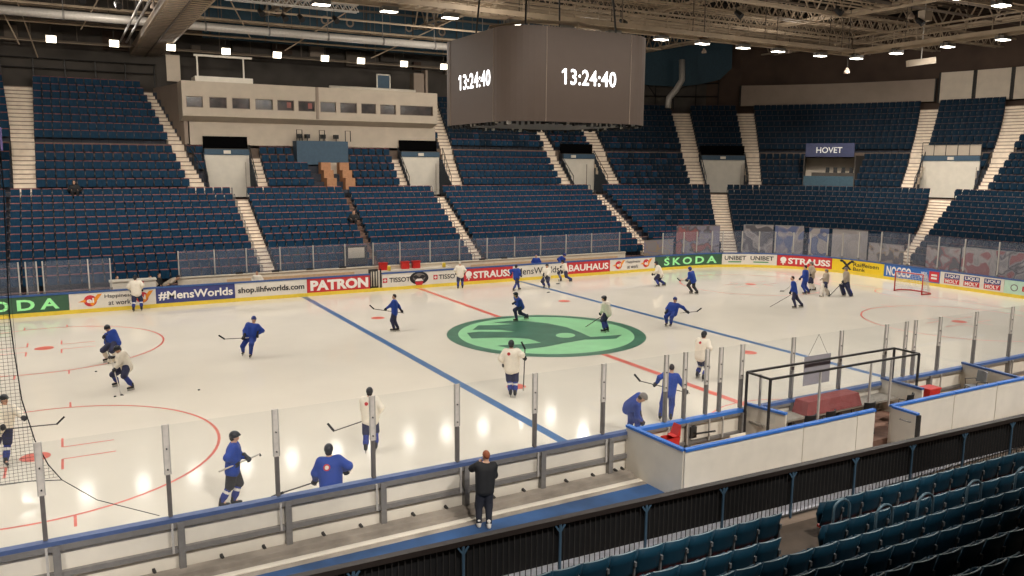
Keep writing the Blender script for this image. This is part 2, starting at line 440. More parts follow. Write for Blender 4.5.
for k, txt in ((12,'below the leftmost tunnel'), (13,'below the tunnel under the press box'), (14,'below the tunnel behind the scoreboard')):
    root = thing('stair_railing', P(STAIRS[k][1][1], 3, .8), 'row of grey hoop rails on the lower stairs '+txt, 'railing', group='hoop rails on the lower stairs')
    for i in range(0, 12):
        d, z = low(i); s = stair_s(STAIRS[k], d)[0]+.06
        a, b = P(s, d+.1, z), P(s, d+.5, z); up = Vector((0,0,.8))
        mb = MB(); mb.tube([a, a+up*.9, a+up+(b-a)*.2, b+up-(b-a)*.2, b+up*.9, b], .025, 6); mb.build('hoop', STEEL, root)

# ------------------------------------------------------------------ tunnels into the stand
names = ['leftmost', 'under the right end of the press box', 'behind the scoreboard', 'in the corner', 'rightmost']
for k, t in enumerate(TUN):
    m0, m1 = tun_s(t, 14)
    root = thing('tunnel_entrance', P((m0+m1)/2, 14, 5.1), 'stand tunnel with white back wall, '+names[k], 'tunnel', group='tunnels between the seating blocks')
    def blk(nm, mat, d0, d1, z0, z1, ins=0.02):
        mb = MB(); a, b = tun_s(t, (d0+d1)/2); q = ins*kscale(m0, d0); sl = srange(a+q, b-q, .5)
        for u, v in zip(sl, sl[1:]):
            mb.quad8([P(u,d0,z0), P(v,d0,z0), P(v,d1,z0), P(u,d1,z0), P(u,d0,z1), P(v,d0,z1), P(v,d1,z1), P(u,d1,z1)])
        return mb.build(nm, mat, root)
    blk('back_wall', WHITE, 15.3, 15.4, 5.1, 8.1)
    for side in (0, 1):
        mb = MB(); w = .06*kscale(m0, 14)*(1 if side else -1)
        for j in range(5):
            d, z = upp(j); d1 = d+.8 if j < 4 else 16.1
            a, b = tun_s(t, d)[side], tun_s(t, d1)[side]
            mb.quad8([P(a,d,5.1), P(a+w,d,5.1), P(b+w,d1,5.1), P(b,d1,5.1), P(a,d,z+.35), P(a+w,d,z+.35), P(b+w,d1,z+.75), P(b,d1,z+.75)])
        mb.build('side_wall', M('tunnel_side', (52,62,74), .8), root)
    blk('lintel', TUNB, 15.2, 15.45, 8.1, 8.5)
    blk('platform', DARKW, 15.2, 16.1, 8.5, 8.55)
    if k < 4: blk('guard_panel', M('guard_black', (7,7,8), .9, spec=.05), 15.95, 16.05, 8.55, 9.42)
    else:
        blk('guard_panel', BEIGE, 16.0, 16.06, 8.55, 9.42)
        a, b = tun_s(t, 15.3); mb = MB()
        for q in range(6):
            u = a+(b-a)*q/5; mb.tube([P(u,15.3,8.55), P(u,15.3,9.6)], .03, 6)
        mb.tube([P(a+(b-a)*q/5, 15.3, 9.6) for q in range(6)], .03, 6); mb.build('guard_rail', DSTEEL, root)
    a, b = tun_s(t, 15.2); c = (a+b)/2; q = .12*kscale(c, 15)
    mb = MB(); mb.quad8([P(c-2*q,15.1,8.18), P(c+2*q,15.1,8.18), P(c+2*q,15.18,8.18), P(c-2*q,15.18,8.18), P(c-2*q,15.1,8.42), P(c+2*q,15.1,8.42), P(c+2*q,15.18,8.42), P(c-2*q,15.18,8.42)])
    mb.build('sign_plate', WHITE, root)
    mb = MB(); c = b-2.6*q; mb.quad8([P(c,15.26,5.1), P(c+.2*q,15.26,5.1), P(c+.2*q,15.3,5.1), P(c,15.3,5.1), P(c,15.26,7.6), P(c+.2*q,15.26,7.6), P(c+.2*q,15.3,7.6), P(c,15.3,7.6)])
    mb.build('door_seam', TAUPE, root)
# commentary booth with name sign
s0, s1 = BOOTH
root = thing('commentary_booth', P(30.15,12.4,5.1), 'open booth with teal front and dark blue name sign in the end stand', 'booth')
def bq(nm, mat, a, b, d0, d1, z0, z1, par=None):
    mb = MB(); sl = srange(a, b, .4)
    for u, v in zip(sl, sl[1:]):
        mb.quad8([P(u,d0,z0), P(v,d0,z0), P(v,d1,z0), P(u,d1,z0), P(u,d0,z1), P(v,d0,z1), P(v,d1,z1), P(u,d1,z1)])
    return mb.build(nm, mat, par or root)
bq('front_panel', M('booth_teal', (58,86,100), .6), s0, s1, 12.25, 12.4, 5.1, 6.75)
bq('back_wall', BEIGE, s0, s1, 14.6, 14.7, 5.1, 8.3)
bq('side_wall', DARKW, s0-.03, s0, 12.3, 16.1, 5.1, 8.5); bq('side_wall', DARKW, s1, s1+.03, 12.3, 16.1, 5.1, 8.5)
bq('roof', DARKW, s0, s1, 12.3, 16.1, 8.35, 8.5)
bq('desk', DARKW, s0+.25, s1, 12.5, 13.1, 6.75, 7.05)
sb = bq('sign_board', M('sign_navy', (50,56,92), .5), s0+.02, s1-.02, 12.15, 12.25, 8.4, 9.55)
t = text_map('HOVET', lambda x, y: P(s0+.38+x*.86, 12.13, 8.72+y*.5), .012); t.build('lettering', M('sign_white', (214,214,210), .5, emit=.15), sb)
for q in range(4):
    c = s0+.72+.25*q
    o = thing('booth_chair', P(c,13.4,5.1), 'black high-backed chair, %s from left in the commentary booth' % ('first','second','third','fourth')[q], 'chair', group='chairs in the commentary booth')
    w = .07
    mb = MB(); mb.quad8([P(c-w,13.5,6.5), P(c+w,13.5,6.5), P(c+w,13.6,6.5), P(c-w,13.6,6.5), P(c-w*.8,13.55,7.5), P(c+w*.8,13.55,7.5), P(c+w*.8,13.65,7.5), P(c-w*.8,13.65,7.5)]); mb.build('backrest', BLACK, o)
    mb = MB(); mb.quad8([P(c-w,13.1,6.3), P(c+w,13.1,6.3), P(c+w,13.6,6.3), P(c-w,13.6,6.3), P(c-w,13.1,6.45), P(c+w,13.1,6.45), P(c+w,13.6,6.45), P(c-w,13.6,6.45)]); mb.build('seat', BLACK, o)
    mb = MB(); mb.tube([P(c,13.35,5.1), P(c,13.35,6.3)], .04, 8); mb.build('pedestal', DSTEEL, o)

# ------------------------------------------------------------------ stadium seats
def seat_parts(detail=True):
    # local: x right, y towards the rink, z up from the tread
    B, Pn, K = MB(), MB(), MB()
    n = 4 if detail else 2; w = .245
    def sheet(mb, prof, th, m=0, medge=None):
        # prof: (z, y) list, bowed across x
        rows = []
        for z, y in prof:
            rows.append([(w*(2*q/n-1), y-.035*(1-(2*q/n-1)**2), z) for q in range(n+1)])
        i = len(mb.v)
        for rw in rows: mb.v += rw
        for rw in rows: mb.v += [(x, y+th, z) for x, y, z in rw]
        N = len(rows)*(n+1)
        for r in range(len(rows)-1):
            for q in range(n):
                a = i+r*(n+1)+q; b = a+1; c = b+n+1; d = a+n+1
                mb.f.append((a,b,c,d)); mb.mi.append(m); mb.f.append((a+N,d+N,c+N,b+N)); mb.mi.append(m)
        for q in range(n):
            a = i+(len(rows)-1)*(n+1)+q; mb.f.append((a,a+1,a+1+N,a+N)); mb.mi.append(m if medge is None else medge)
            a = i+q; mb.f.append((a+1,a,a+N,a+1+N)); mb.mi.append(m if medge is None else medge)
        for r in range(len(rows)-1):
            a = i+r*(n+1); mb.f.append((a,a+n+1,a+n+1+N,a+N)); mb.mi.append(m)
            a += n; mb.f.append((a+n+1,a,a+N,a+n+1+N)); mb.mi.append(m)
    if detail:
        sheet(B, [(.29,.03),(.42,.0),(.62,-.03),(.85,-.09)], .03, 0, 1); sheet(Pn, [(.33,.07),(.5,.12),(.76,.05)], .04, 0, 0)
    else:
        w = .232
        sheet(B, [(.45,0),(.80,-.08)], .03, 0, 0); sheet(B, [(.80,-.08),(.85,-.09)], .035, 1, 1); sheet(Pn, [(.33,.07),(.79,.04)], .04, 0, 0)
    return B, Pn
B, Pn = seat_parts(True)
me_back = B.mesh('backrest', [S_NEAR, S_EDGE]); 
me_pan = Pn.mesh('seat_pan', [S_NEAR])
mb = MB(); mb.box(-.21, .21, -.02, .15, .235, .285); me_red = mb.mesh('seat_hinge', [S_RED])
mb = MB(); mb.box(.255, .285, -.02, .22, 0, .52); mb.box(.25, .29, -.05, .1, .52, .6); me_brk = mb.mesh('bracket', [S_BRK])
for me in (me_back, me_pan): me.polygons.foreach_set('use_smooth', [True]*len(me.polygons))
# single-mesh seat for the far stand
B, Pn = seat_parts(False)
fs = MB()
def add(mb, src, m_of, off=(0,0,0)):
    i = len(mb.v); mb.v += [(p[0]+off[0], p[1]+off[1], p[2]+off[2]) for p in src.v]
    mb.f += [tuple(i+j for j in f) for f in src.f]; mb.mi += [m_of(m) for m in src.mi]
add(fs, B, lambda m: m); add(fs, Pn, lambda m: 0)
fs.box(.245, .285, -.02, .06, 0, .6, 2); fs.box(.25, .28, .06, .1, .5, .66, 3); pass
me_far = fs.mesh('stadium_seat', [S_BLUE, M('seat_rim', (128,72,70), .6), M('seat_dark', (22,26,34), .7), S_BRK])
SEATS = []    # (s, d, z, tier, row)
PRESS = (-11.15, 8.6)
def gaps(tier, row, d):
    g = []
    for st in STAIRS:
        if (st[0] == 'U') != (tier == 'U') or row >= st[3]: continue
        g.append(stair_s(st, d))
    if tier == 'U':
        if row < 5: g += [tun_s(t, d) for t in TUN]+[BOOTH]+([(-3.55,.62)] if row > 2 else [(-2.8,.32)])
        else: g.append((stair_s(STAIRS[1], d)[0], 8.5))
    return sorted(g)
for tier, nrow in (('L', NL), ('U', NU)):
    for i in range(nrow):
        d, z = (low if tier == 'L' else upp)(i); d += .42
        lo_ = -34.0
        for a, b in gaps(tier, i, d)+[(45, 46)]:
            runs = [(lo_, a)]
            for c in (-21.5, 21.5, 21.5+LARC): runs = [q for r in runs for q in ([(r[0], c), (c, r[1])] if r[0] < c < r[1] else [r])]
            for r0, r1 in runs:
                k = kscale((r0+r1)/2, d); n = int((r1-r0)/(.535*k)+.15)
                for q in range(n):
                    s = r0+(r1-r0)*(q+.5)/n
                    px, py, dz = proj(P(s, d, z+.6))
                    if -8 < px < 1034 and dz > 0: SEATS.append((dz, s, d, z, tier, i, px))
            lo_ = max(lo_, b)
SEATS.sort()
N_IND = 178
ordn = ['first','second','third','fourth','fifth','sixth','seventh','eighth','ninth','tenth','eleventh','twelfth','thirteenth','fourteenth','fifteenth','sixteenth','seventeenth','eighteenth','nineteenth','twentieth',
        'twenty-first','twenty-second','twenty-third','twenty-fourth','twenty-fifth','twenty-sixth','twenty-seventh','twenty-eighth','twenty-ninth','thirtieth','thirty-first','thirty-second','thirty-third','thirty-fourth','thirty-fifth']
ind = sorted(SEATS[:N_IND], key=lambda q: (q[5], q[1]))
rowcount = {}
for dz, s, d, z, tier, i, px in ind:
    p, n = bp(s, d); k = rowcount.get((tier, i), 0); rowcount[(tier, i)] = k+1
    o = bpy.data.objects.new('stadium_seat', me_far); C.objects.link(o); WORLD[o.name] = Matrix.Identity(4)
    o.location = (p.x, p.y, z); o.rotation_euler = (0, 0, pi-atan2(n.x, n.y))
    tag(o, 'blue folding seat, far left lower block, %s row up, %s from left' % (ordn[i], ordn[min(k,34)]), 'seat', 'folding seats of the far left lower block')
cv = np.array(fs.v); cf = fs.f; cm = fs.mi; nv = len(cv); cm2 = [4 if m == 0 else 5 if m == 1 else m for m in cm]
V = []; Fc = []; Mi = []
for q, (dz, s, d, z, tier, i, px) in enumerate(SEATS[N_IND:]):
    p, n = bp(s, d); a = pi-atan2(n.x, n.y)
    R = np.array([[cos(a), -sin(a), 0], [sin(a), cos(a), 0], [0, 0, 1]])
    V.append(cv @ R.T+np.array([p.x, p.y, z])); Fc += [tuple(q*nv+j for j in f) for f in cf]
    Mi += cm2 if s > 24+random.uniform(-1.5, 1.5) or (tier == 'U' and i > 4+random.random()*3 and s > 9) else cm  # dimmer rows take the shaded colours
me = bpy.data.meshes.new('stadium_seat'); me.from_pydata(np.concatenate(V).tolist(), [], Fc)
for m in [S_BLUE, MATS['seat_rim'], MATS['seat_dark'], S_BRK, S_SHADED, M('seat_rim_shaded', (74,54,56), .6)]: me.materials.append(m)  # last two are shaded copies of the seat and rim colours
me.polygons.foreach_set('material_index', Mi); me.update()
o = bpy.data.objects.new('stadium_seat', me); C.objects.link(o); WORLD[o.name] = Matrix.Identity(4)
tag(o, 'remaining rows of dark blue folding seats in the far and end stands', 'seats', kind='stuff')

# ------------------------------------------------------------------ press box
root = thing('press_box', (-1.5, 31, 9.1), 'long beige press box with a row of windows above the far seats', 'press box')
mb = MB(); mb.box(-10.6, 8.3, 31.2, 36, 8.6, 10.75); mb.build('lower_wall', BEIGE, root)
mb = MB()
x0, x1 = -11.14, 7.98
mb.quad8([(x0,31.0,10.45),(x1,31.0,10.45),(x1,36,10.45),(x0,36,10.45),(x0,30,10.75),(x1,30,10.75),(x1,36,10.75),(x0,36,10.75)])
mb.box(x0, x1, 30, 36, 10.75, 11.33)
mb.box(x0, x1, 30, 36, 12.1, 13.13)
wins = [(-10.89,-9.78),(-9.38,-8.18),(-7.84,-6.6),(-6.25,-4.98),(-4.69,-3.46),(-3.17,-1.91),(-1.53,-.31),(-.01,1.32),(1.64,2.84),(3.16,4.47),(4.8,7.61)]
edge = x0
for a, b in wins: mb.box(edge, a, 30, 36, 11.33, 12.1); edge = b
mb.box(edge, x1, 30, 36, 11.33, 12.1)
mb.build('upper_wall', BEIGE, root)
mb = MB(); mb.box(-1.85, -1.65, 29.93, 30, 10.8, 13.13); mb.build('pillar_strip', TAUPE, root)
WIN = M('press_window', (52,40,36), .2, var=.7, scale=1.8, spec=.25)
for k, (a, b) in enumerate(wins):
    mb = MB(); mb.box(a, b, 30.15, 30.2, 11.33, 12.1); w = mb.build('window', WIN, root)
    mb = MB()
    for xa, xb, za, zb in ((a,b,11.33,11.37),(a,b,12.06,12.1),(a,a+.04,11.33,12.1),(b-.04,b,11.33,12.1)): mb.box(xa, xb, 30.02, 30.15, za, zb)
    mb.build('window_frame', TAUPE, w)
    if k in (4, 5):
        mb = MB(); mb.box(b-.5, b-.2, 30.12, 30.15, 11.55, 11.95); mb.build('poster', M('poster_red', (150,86,76), .6), w)
mb = MB(); mb.quad8([(-10.95,31.2,8.6),(-10.7,31.2,8.6),(-11.9,37.6,8.6),(-12.2,37.6,8.6),(-10.95,31.2,13.1),(-10.7,31.2,13.1),(-11.9,37.6,13.1),(-12.2,37.6,13.1)]); mb.build('side_wall', TAUPE, root)
# things standing on the press box roof
root = thing('camera_platform', (-8.2,31,13.13), 'white railed camera platform on the press box roof', 'platform')
mb = MB(); mb.box(-10.2, -6.3, 30.2, 32, 13.13, 13.5); mb.build('plinth', WHITE, root)
mb = MB()
for x in (-10.0, -6.9): mb.bar((x,30.3,13.5), (x,30.3,14.9), .1)
mb.build('post', WHITE, root)
mb = MB(); mb.bar((-10.2,30.3,14.9), (-6.3,30.3,14.9), .14); mb.build('top_rail', WHITE, root)
mb = MB(); mb.box(-11.8, -10.9, 32, 32.2, 13.2, 15); single(mb, 'white_board', BEIGE, (-11.4,32,13.2), 'pale board leaning behind the left end of the press box roof', 'board')
root = thing('doorway_frame', (4.3,33,13.13), 'white framed blue door on the press box roof', 'door')
mb = MB(); mb.box(3.95, 4.05, 32.9, 33, 13.13, 14.7); mb.box(5.05, 5.15, 32.9, 33, 13.13, 14.7); mb.box(3.95, 5.15, 32.9, 33, 14.6, 14.7); mb.build('frame', WHITE, root)
mb = MB(); mb.box(4.05, 5.05, 32.94, 33, 13.13, 14.6); mb.build('door_leaf', TUNB, root)
mb = MB(); mb.box(7.0, 7.9, 32.5, 33.4, 13.13, 14.9); mb.box(8.05, 8.25, 32.5, 33.4, 13.13, 15.2); single(mb, 'equipment_cabinet', TAUPE, (7.5,33,13.13), 'brown cabinet at the right end of the press box roof', 'cabinet')
mb = MB(); mb.tube([(-.5,31,13.3), (6.5,31,13.3)], .12, 8); single(mb, 'roof_pipe', WHITE, (3,31,13.2), 'white pipe lying along the press box roof', 'pipe', smooth=True)

# camera stand in the middle of the upper stand
root = thing('camera_stand', (-1.5,28.5,5.7), 'blue camera stand with equipment between plywood steps', 'stand')
mb = MB(); mb.box(-3.4, .5, 29.9, 31.1, 7.45, 9.2); mb.build('front_panel', TUNB, root)
mb = MB(); mb.box(-1.55, -.3, 29.5, 29.85, 5.5, 7.6); mb.build('back_wall', BEIGE, root)
for x in (-3.3, -1.6, .4):
    mb = MB(); mb.tube([(x,30.2,9.2), (x,30.2,10.0), (x+.4,30.2,10.0), (x+.4,30.2,9.2)], .035, 6); mb.build('rail_hoop', BLACK, root)
for k, x in enumerate((-3.0, -2.4, -1.2, -.2)):
    o = thing('broadcast_camera', (x,30.6,9.2), 'small black camera, %s from left on the blue camera stand' % ordn[k], 'camera', group='cameras on the stand')
    mb = MB(); mb.box(x-.15, x+.15, 30.4, 30.9, 9.4, 9.7); mb.build('camera_body', BLACK, o)
    mb = MB(); mb.tube([(x,30.4,9.55), (x,30.25,9.55)], .08, 8); mb.build('lens', BLACK, o)
    mb = MB(); mb.tube([(x,30.6,9.2), (x,30.6,9.4)], .04, 6); mb.build('mount', DSTEEL, o)
for k, xc in enumerate((-1.6, -.2)):
    root = thing('plywood_steps', (xc,28,5.2), 'three plywood boxes stepped up, %s of the camera stand aisle' % ('left','right')[k], 'steps', group='plywood steps')
    for q in range(3):
        mb = MB(); mb.box(xc-.36, xc+.36, 27.3+.71*q, 28.01+.71*q, 5.2, 6.5+.56*q); mb.build('step_box', WOODY, root)
# ------------------------------------------------------------------ far boards with their advertising
def band(mb, s0, s1, d0, d1, z0, z1, m=0, step=.7):
    ss = srange(s0, s1, step)
    for a, b in zip(ss, ss[1:]):
        mb.quad8([P(a,d0,z0), P(b,d0,z0), P(b,d1,z0), P(a,d1,z0), P(a,d0,z1), P(b,d0,z1), P(b,d1,z1), P(a,d1,z1)], m)
G_BG = M('ad_green', (62,98,74), .45, var=.06); G_TX = M('ad_pale_green', (160,238,160), .45, var=.03, emit=.12)
W_BG = M('ad_white', (232,224,212), .4, var=.03); N_BG = M('ad_navy', (62,68,128), .45, var=.05); R_BG = M('ad_red', (204,52,56), .45, var=.05)
Y_BG = M('ad_yellow', (246,210,40), .45, var=.04); B_BG = M('ad_blue', (50,110,190), .45, var=.05); MINT = M('ad_mint', (196,226,206), .45, var=.05)
T_W = M('ad_text_white', (246,240,232), .45, var=.02); T_K = M('ad_text_black', (34,32,38), .45, var=.02); T_R = M('ad_text_red', (206,48,60), .45, var=.03)
T_O = M('ad_orange', (240,150,40), .45, var=.05); T_G = M('ad_text_green', (60,150,80), .45, var=.03)
ZB0, ZB1 = .2, 1.0
def ad(s0, s1, bg, label, texts=(), shapes=()):
    root = thing('dasher_board', P((s0+s1)/2, .1, 0), label, 'rink board', group='advertising boards round the rink')
    mb = MB(); band(mb, s0+.01, s1-.01, 0, .1, ZB0, ZB1+.01); pn = mb.build('panel', bg, root)
    mb = MB(); band(mb, s0, s1, -.02, .1, 0, ZB0); mb.build('kick_plate', YELLOW, root)
    mb = MB(); band(mb, s0, s1, -.03, .16, ZB1+.01, ZB1+.09); mb.build('cap_rail', BLUECAP, root)
    h = ZB1-ZB0
    for body, a, b, lo, hi, mat, bold in texts:   # fractions of the panel
        L = s1-s0; spc = 1.45 if mat is G_TX else 1
        text_map(body, lambda x, y: P(s0+L*(a+(b-a)*x), -.012, ZB0+h*(lo+(hi-lo)*y)), bold, spc).build('lettering', mat, pn)
    for pts, mat, lay in shapes:                  # metres along the panel, height fraction
        poly_flat(pts, lambda x, y: P(s0+x, -.008-.002*lay, ZB0+h*y)).build('emblem', mat, pn)
    return root
def flame(cx):
    return [(disc_pts(cx, .5, .3, .36), T_R, 0), ([(cx-.55,.45),(cx-.2,.42),(cx-.22,.62)], T_O, 1), ([(cx+.1,.15),(cx+.55,.92),(cx+.34,.9),(cx-.02,.3)], T_O, 1)]
def plume(cx, mat=None):
    m = mat or T_W
    return [(disc_pts(cx, .58, .22, .26), m, 0), ([(cx-.05,.1),(cx+.05,.1),(cx+.04,.6),(cx-.04,.6)], m, 1), ([(cx-.2,.26),(cx+.2,.26),(cx+.1,.38),(cx-.1,.38)], m, 1)]
ad(-24.93, -18.86, G_BG, 'green board with pale green letters at the left edge of the far boards', [('SKODA', .15, .93, .15, .84, G_TX, .03)], [([(1.08,.97),(1.24,.88),(1.4,.97),(1.34,.99),(1.24,.94),(1.14,.99)], G_TX, 1)])
ad(-18.86, -14.85, W_BG, 'white board with orange and red emblem behind the player nearest the left end', [('Happiness', .4, .72, .55, .85, T_K, .01), ('at work', .44, .7, .14, .46, T_K, .01), ('ei', .195, .28, .36, .68, T_W, .03), ('ei', .793, .878, .36, .68, T_W, .03)], flame(.95)+flame(3.35))
ad(-14.85, -10.85, N_BG, 'navy board with white hashtag lettering', [('#MensWorlds', .03, .97, .2, .8, T_W, .025)])
ad(-10.85, -6.88, W_BG, 'white board with black web address lettering', [('shop.iihfworlds.com', .04, .96, .2, .72, T_K, .025)])
ad(-6.88, -3.11, R_BG, 'red board with large white slanted capitals left of the open gate', [('PATRON', .05, .97, .12, .88, T_W, .05)])
sw = [([(.05,.35),(.33,.35),(.33,.7),(.05,.7)], T_R, 0), ([(.16,.42),(.22,.42),(.22,.63),(.16,.63)], T_W, 1), ([(.09,.49),(.29,.49),(.29,.56),(.09,.56)], T_W, 1)]
tis = ad(-2.36, 3.03, W_BG, 'white board with two black wordmarks and a round dark emblem at the red line', [('TISSOT', .085, .335, .34, .7, T_K, .015), ('TISSOT', .69, .945, .34, .7, T_K, .015)],
   sw + [([(x+3.3, y) for x, y in p], m, l) for p, m, l in sw] +
   [(disc_pts(2.4,.55,.62,.5), T_K, 0), (disc_pts(2.4,.6,.42,.32), M('emblem_grey', (120,112,108), .5), 1), ([(1.95,.68),(2.2,.8),(2.4,.62),(2.6,.8),(2.85,.68),(2.66,.5),(2.14,.5)], T_K, 2),
    ([(2.12,.32),(2.68,.32),(2.55,.5),(2.25,.5)], T_W, 3), ([(2.2,.0),(2.6,.0),(2.68,.28),(2.12,.28)], T_R, 3)])
ad(3.03, 6.65, R_BG, 'red board with white wordmark and bird emblem left of the blue-clad skater', [('STRAUSS', .2, .97, .2, .78, T_W, .035)], plume(.4))
ad(6.65, 10.86, W_BG, 'white board with thin black lettering beside the far blue line', [('MensWorlds', .06, .85, .24, .78, T_K, .005)])
bh = ad(10.86, 14.45, R_BG, 'red board with boxed white capitals right of the far blue line', [('BAUHAUS', .04, .96, .22, .8, T_W, .03)])
ad(14.45, 18.45, W_BG, 'white board with two orange and red emblems left of the green corner board', [('Happiness', .34, .66, .55, .85, T_K, .01), ('at work', .38, .62, .14, .46, T_K, .01), ('ei', .147, .228, .36, .68, T_W, .03), ('ei', .76, .84, .36, .68, T_W, .03)], flame(.75)+flame(3.2))
ad(18.45, 24.52, G_BG, 'green corner board with pale green letters', [('SKODA', .14, .93, .15, .84, G_TX, .03)], [([(1.02,.97),(1.18,.88),(1.34,.97),(1.28,.99),(1.18,.94),(1.08,.99)], G_TX, 1)])
ad(24.52, 28.62, W_BG, 'white corner board with two black wordmarks and green underlines', [('UNIBET', .05, .45, .42, .82, T_K, .02), ('UNIBET', .53, .94, .42, .82, T_K, .02)],
   [([(.5,.2),(1.5,.2),(1.5,.3),(.5,.3)], T_G, 0), ([(2.4,.2),(3.5,.2),(3.5,.3),(2.4,.3)], T_G, 0)])
ad(28.62, 32.57, R_BG, 'red corner board with white wordmark and bird emblem behind the players at the goal end', [('STRAUSS', .2, .97, .2, .78, T_W, .035)], plume(.45))
ad(32.57, 36.63, Y_BG, 'yellow board with black crossed emblem behind the goalkeeper', [('Raiffeisen', .4, .9, .48, .84, T_K, .012), ('Bank', .4, .64, .1, .4, T_K, .012)],
   [([(.75,.15),(.9,.1),(1.5,.8),(1.55,.95),(1.3,.85)], T_K, 0), ([(1.5,.15),(1.35,.1),(.75,.8),(.7,.95),(.95,.85)], T_K, 1), (disc_pts(.72,.88,.14,.11,10), T_K, 2), (disc_pts(1.53,.88,.14,.11,10), T_K, 2)])
ad(36.63, 40.68, B_BG, 'blue board with outlined white capitals behind the goal', [('NOCCO', .05, .5, .12, .92, T_W, .03), ('NEW', .68, .78, .6, .8, T_W, .02), ('BCAA', .66, .8, .3, .5, T_W, .02)],
   [([(3.3,.08),(4.0,.08),(4.0,.92),(3.3,.92)], T_R, 0), ([(3.45,.3),(3.85,.3),(3.85,.45),(3.45,.45)], T_W, 1), ([(3.45,.55),(3.85,.55),(3.85,.7),(3.45,.7)], T_W, 1)])
lq = ad(40.68, 44.72, W_BG, 'white board with three stacked blue and red wordmarks right of the goal', [], [])
pn = [c for c in lq.children if c.name.startswith('panel')][0]
for k in range(3):
    a = 40.68+.3+k*1.27
    for body, lo, hi, bgm in (('LIQUI', .52, .9, N_BG), ('MOLY', .12, .5, R_BG)):
        poly_flat([(0,lo),(1.0,lo),(1.0,hi),(0,hi)], lambda x, y: P(a+x, -.012, .2+.8*y)).build('emblem', bgm, pn)
        text_map(body, lambda x, y: P(a+.08+.84*x, -.016, .2+.8*(lo+.05+(hi-lo-.1)*y)), .03).build('lettering', T_W, pn)
ad(44.72, 50, MINT, 'pale mint board at the right edge of the far boards', [('BOSCH', .2, .6, .28, .66, T_R, .02)], [(disc_pts(.6,.48,.22,.26), STEEL, 0), (disc_pts(.6,.48,.16,.19), MINT, 1)])
# open gate between two boards
root = thing('rink_gate', (-2.75, 15.05, 0), 'dark open gate in the far boards beside the red board', 'gate')
for x in (-3.08, -2.42): mb = MB(); mb.box(x-.03, x+.03, 15, 15.1, 0, 1.35); mb.build('gate_post', BLACK, root)
mb = MB(); mb.box(-3.05, -2.45, 15.4, 15.45, 0, 1.3); mb.build('gate_leaf', DSTEEL, root)
for k in range(3): mb = MB(); mb.box(-2.95+.17*k, -2.87+.17*k, 15.36, 15.4, .25, 1.15); mb.build('slat', WHITE, root)
mb = MB(); mb.box(-3.11, -2.36, 14.98, 15.1, 0, .2); mb.build('threshold', YELLOW, root)

# glass on the far boards and round the corner
def screen(s0, s1, z0, z1, label, mat, d=.05, pane=True, last=False):
    root = thing('glass_screen', P((s0+s1)/2, d, z0), label, 'glass screen', group='glass screens round the rink')
    if pane:
        mb = MB(); ss = srange(s0+.02, s1-.02, .6)
        for a, b in zip(ss, ss[1:]): mb.face([P(a,d,z0), P(b,d,z0), P(b,d,z1), P(a,d,z1)])
        mb.build('glass_pane', mat, root)
    for s in ([s0, s1] if last else [s0]):
        mb = MB(); mb.bar(P(s,d,z0), P(s,d,z1), .07, .06); po = mb.build('glass_post', ALU, root)
        mb = MB(); mb.bar(P(s,d,z0-.01), P(s,d,z0+.12), .12, .1); mb.build('base_socket', STEEL, po)
LG = [-22.9, -20.9, -20.6, -20.14, -19.88, -17.9, -16.9]
for k, (a, b) in enumerate(zip(LG, LG[1:])): screen(a, b, 1.1, 2.72, 'clear glass screen, %s from left above the left green and white boards' % ordn[k], GLASS_F, pane=b-a > .35, last=k == 5)
RG = [19.16,21.14,22.36,23.66,24.55,26.02,27.27,28.42,29.7,30.91,32.14,33.25,34.49,36.24,38.28,40.39,42.11,44.21,46.2,48.2]
def gz(s): return 2.72 if s < 32 else min(3.2, 2.72+.25*(s-32)/2)
for k, (a, b) in enumerate(zip(RG, RG[1:])): screen(a, b, 1.1, gz(a), 'clear glass screen, %s along the corner and end boards from the far side' % ordn[k], GLASS_F, last=k == len(RG)-2)

# players' benches behind the far boards
mb = MB(); mb.box(-13.5, 17.4, 17.15, 17.3, 0, 1.18); mb.box(-13.5, 17.4, 17.1, 17.35, 1.18, 1.24)
struct(mb, 'trim_bench_wall', M('bench_wall', (222,210,190), .5, var=.06), 'low white wall behind the players benches')
BG = [-13.4,-11.5,-9.75,-7.82,-5.86,-3.9,-2.1,-.32,1.75,3.85,5.9,8.02,10.1,12.2,14.4,16.89]
for k, (a, b) in enumerate(zip(BG, BG[1:])): screen(a, b, 1.25, 2.7, 'tinted glass screen, %s from left on the white wall behind the benches' % ordn[k], GLASS_F, 2.25, last=k == len(BG)-2)
for a, b, txt in ((-10.9,-3.4,'long wooden players bench behind the navy and red boards'), (4.6,16.6,'long wooden players bench behind the right half of the far boards')):
    root = thing('players_bench', ((a+b)/2, 16.7, 0), txt, 'bench', group='players benches')
    mb = MB(); mb.box(a, b, 16.5, 16.95, .44, .5); mb.build('seat_plank', WOODY, root)
    mb = MB(); mb.box(a, b, 17.02, 17.08, .72, .98); mb.build('backrest_plank', M('pale_wood', (206,176,140), .6, var=.1), root)
    k = a+.3
    while k < b: mb = MB(); mb.box(k-.04, k+.04, 16.5, 16.95, 0, .44); mb.build('leg', STEEL, root); k += 2.4
for k, px in enumerate((242, 278, 312, 345, 484, 506)):
    p = at(px, 272, y=17.22)
    mb = MB(); mb.box(p.x-.35, p.x+.05, 17.12, 17.34, 1.24, 1.33); single(mb, 'black_box', BLACK, (p.x-.15,17.22,1.24), 'flat black box, %s from left on the white bench wall' % ordn[k], 'box', 'flat boxes on the bench wall')
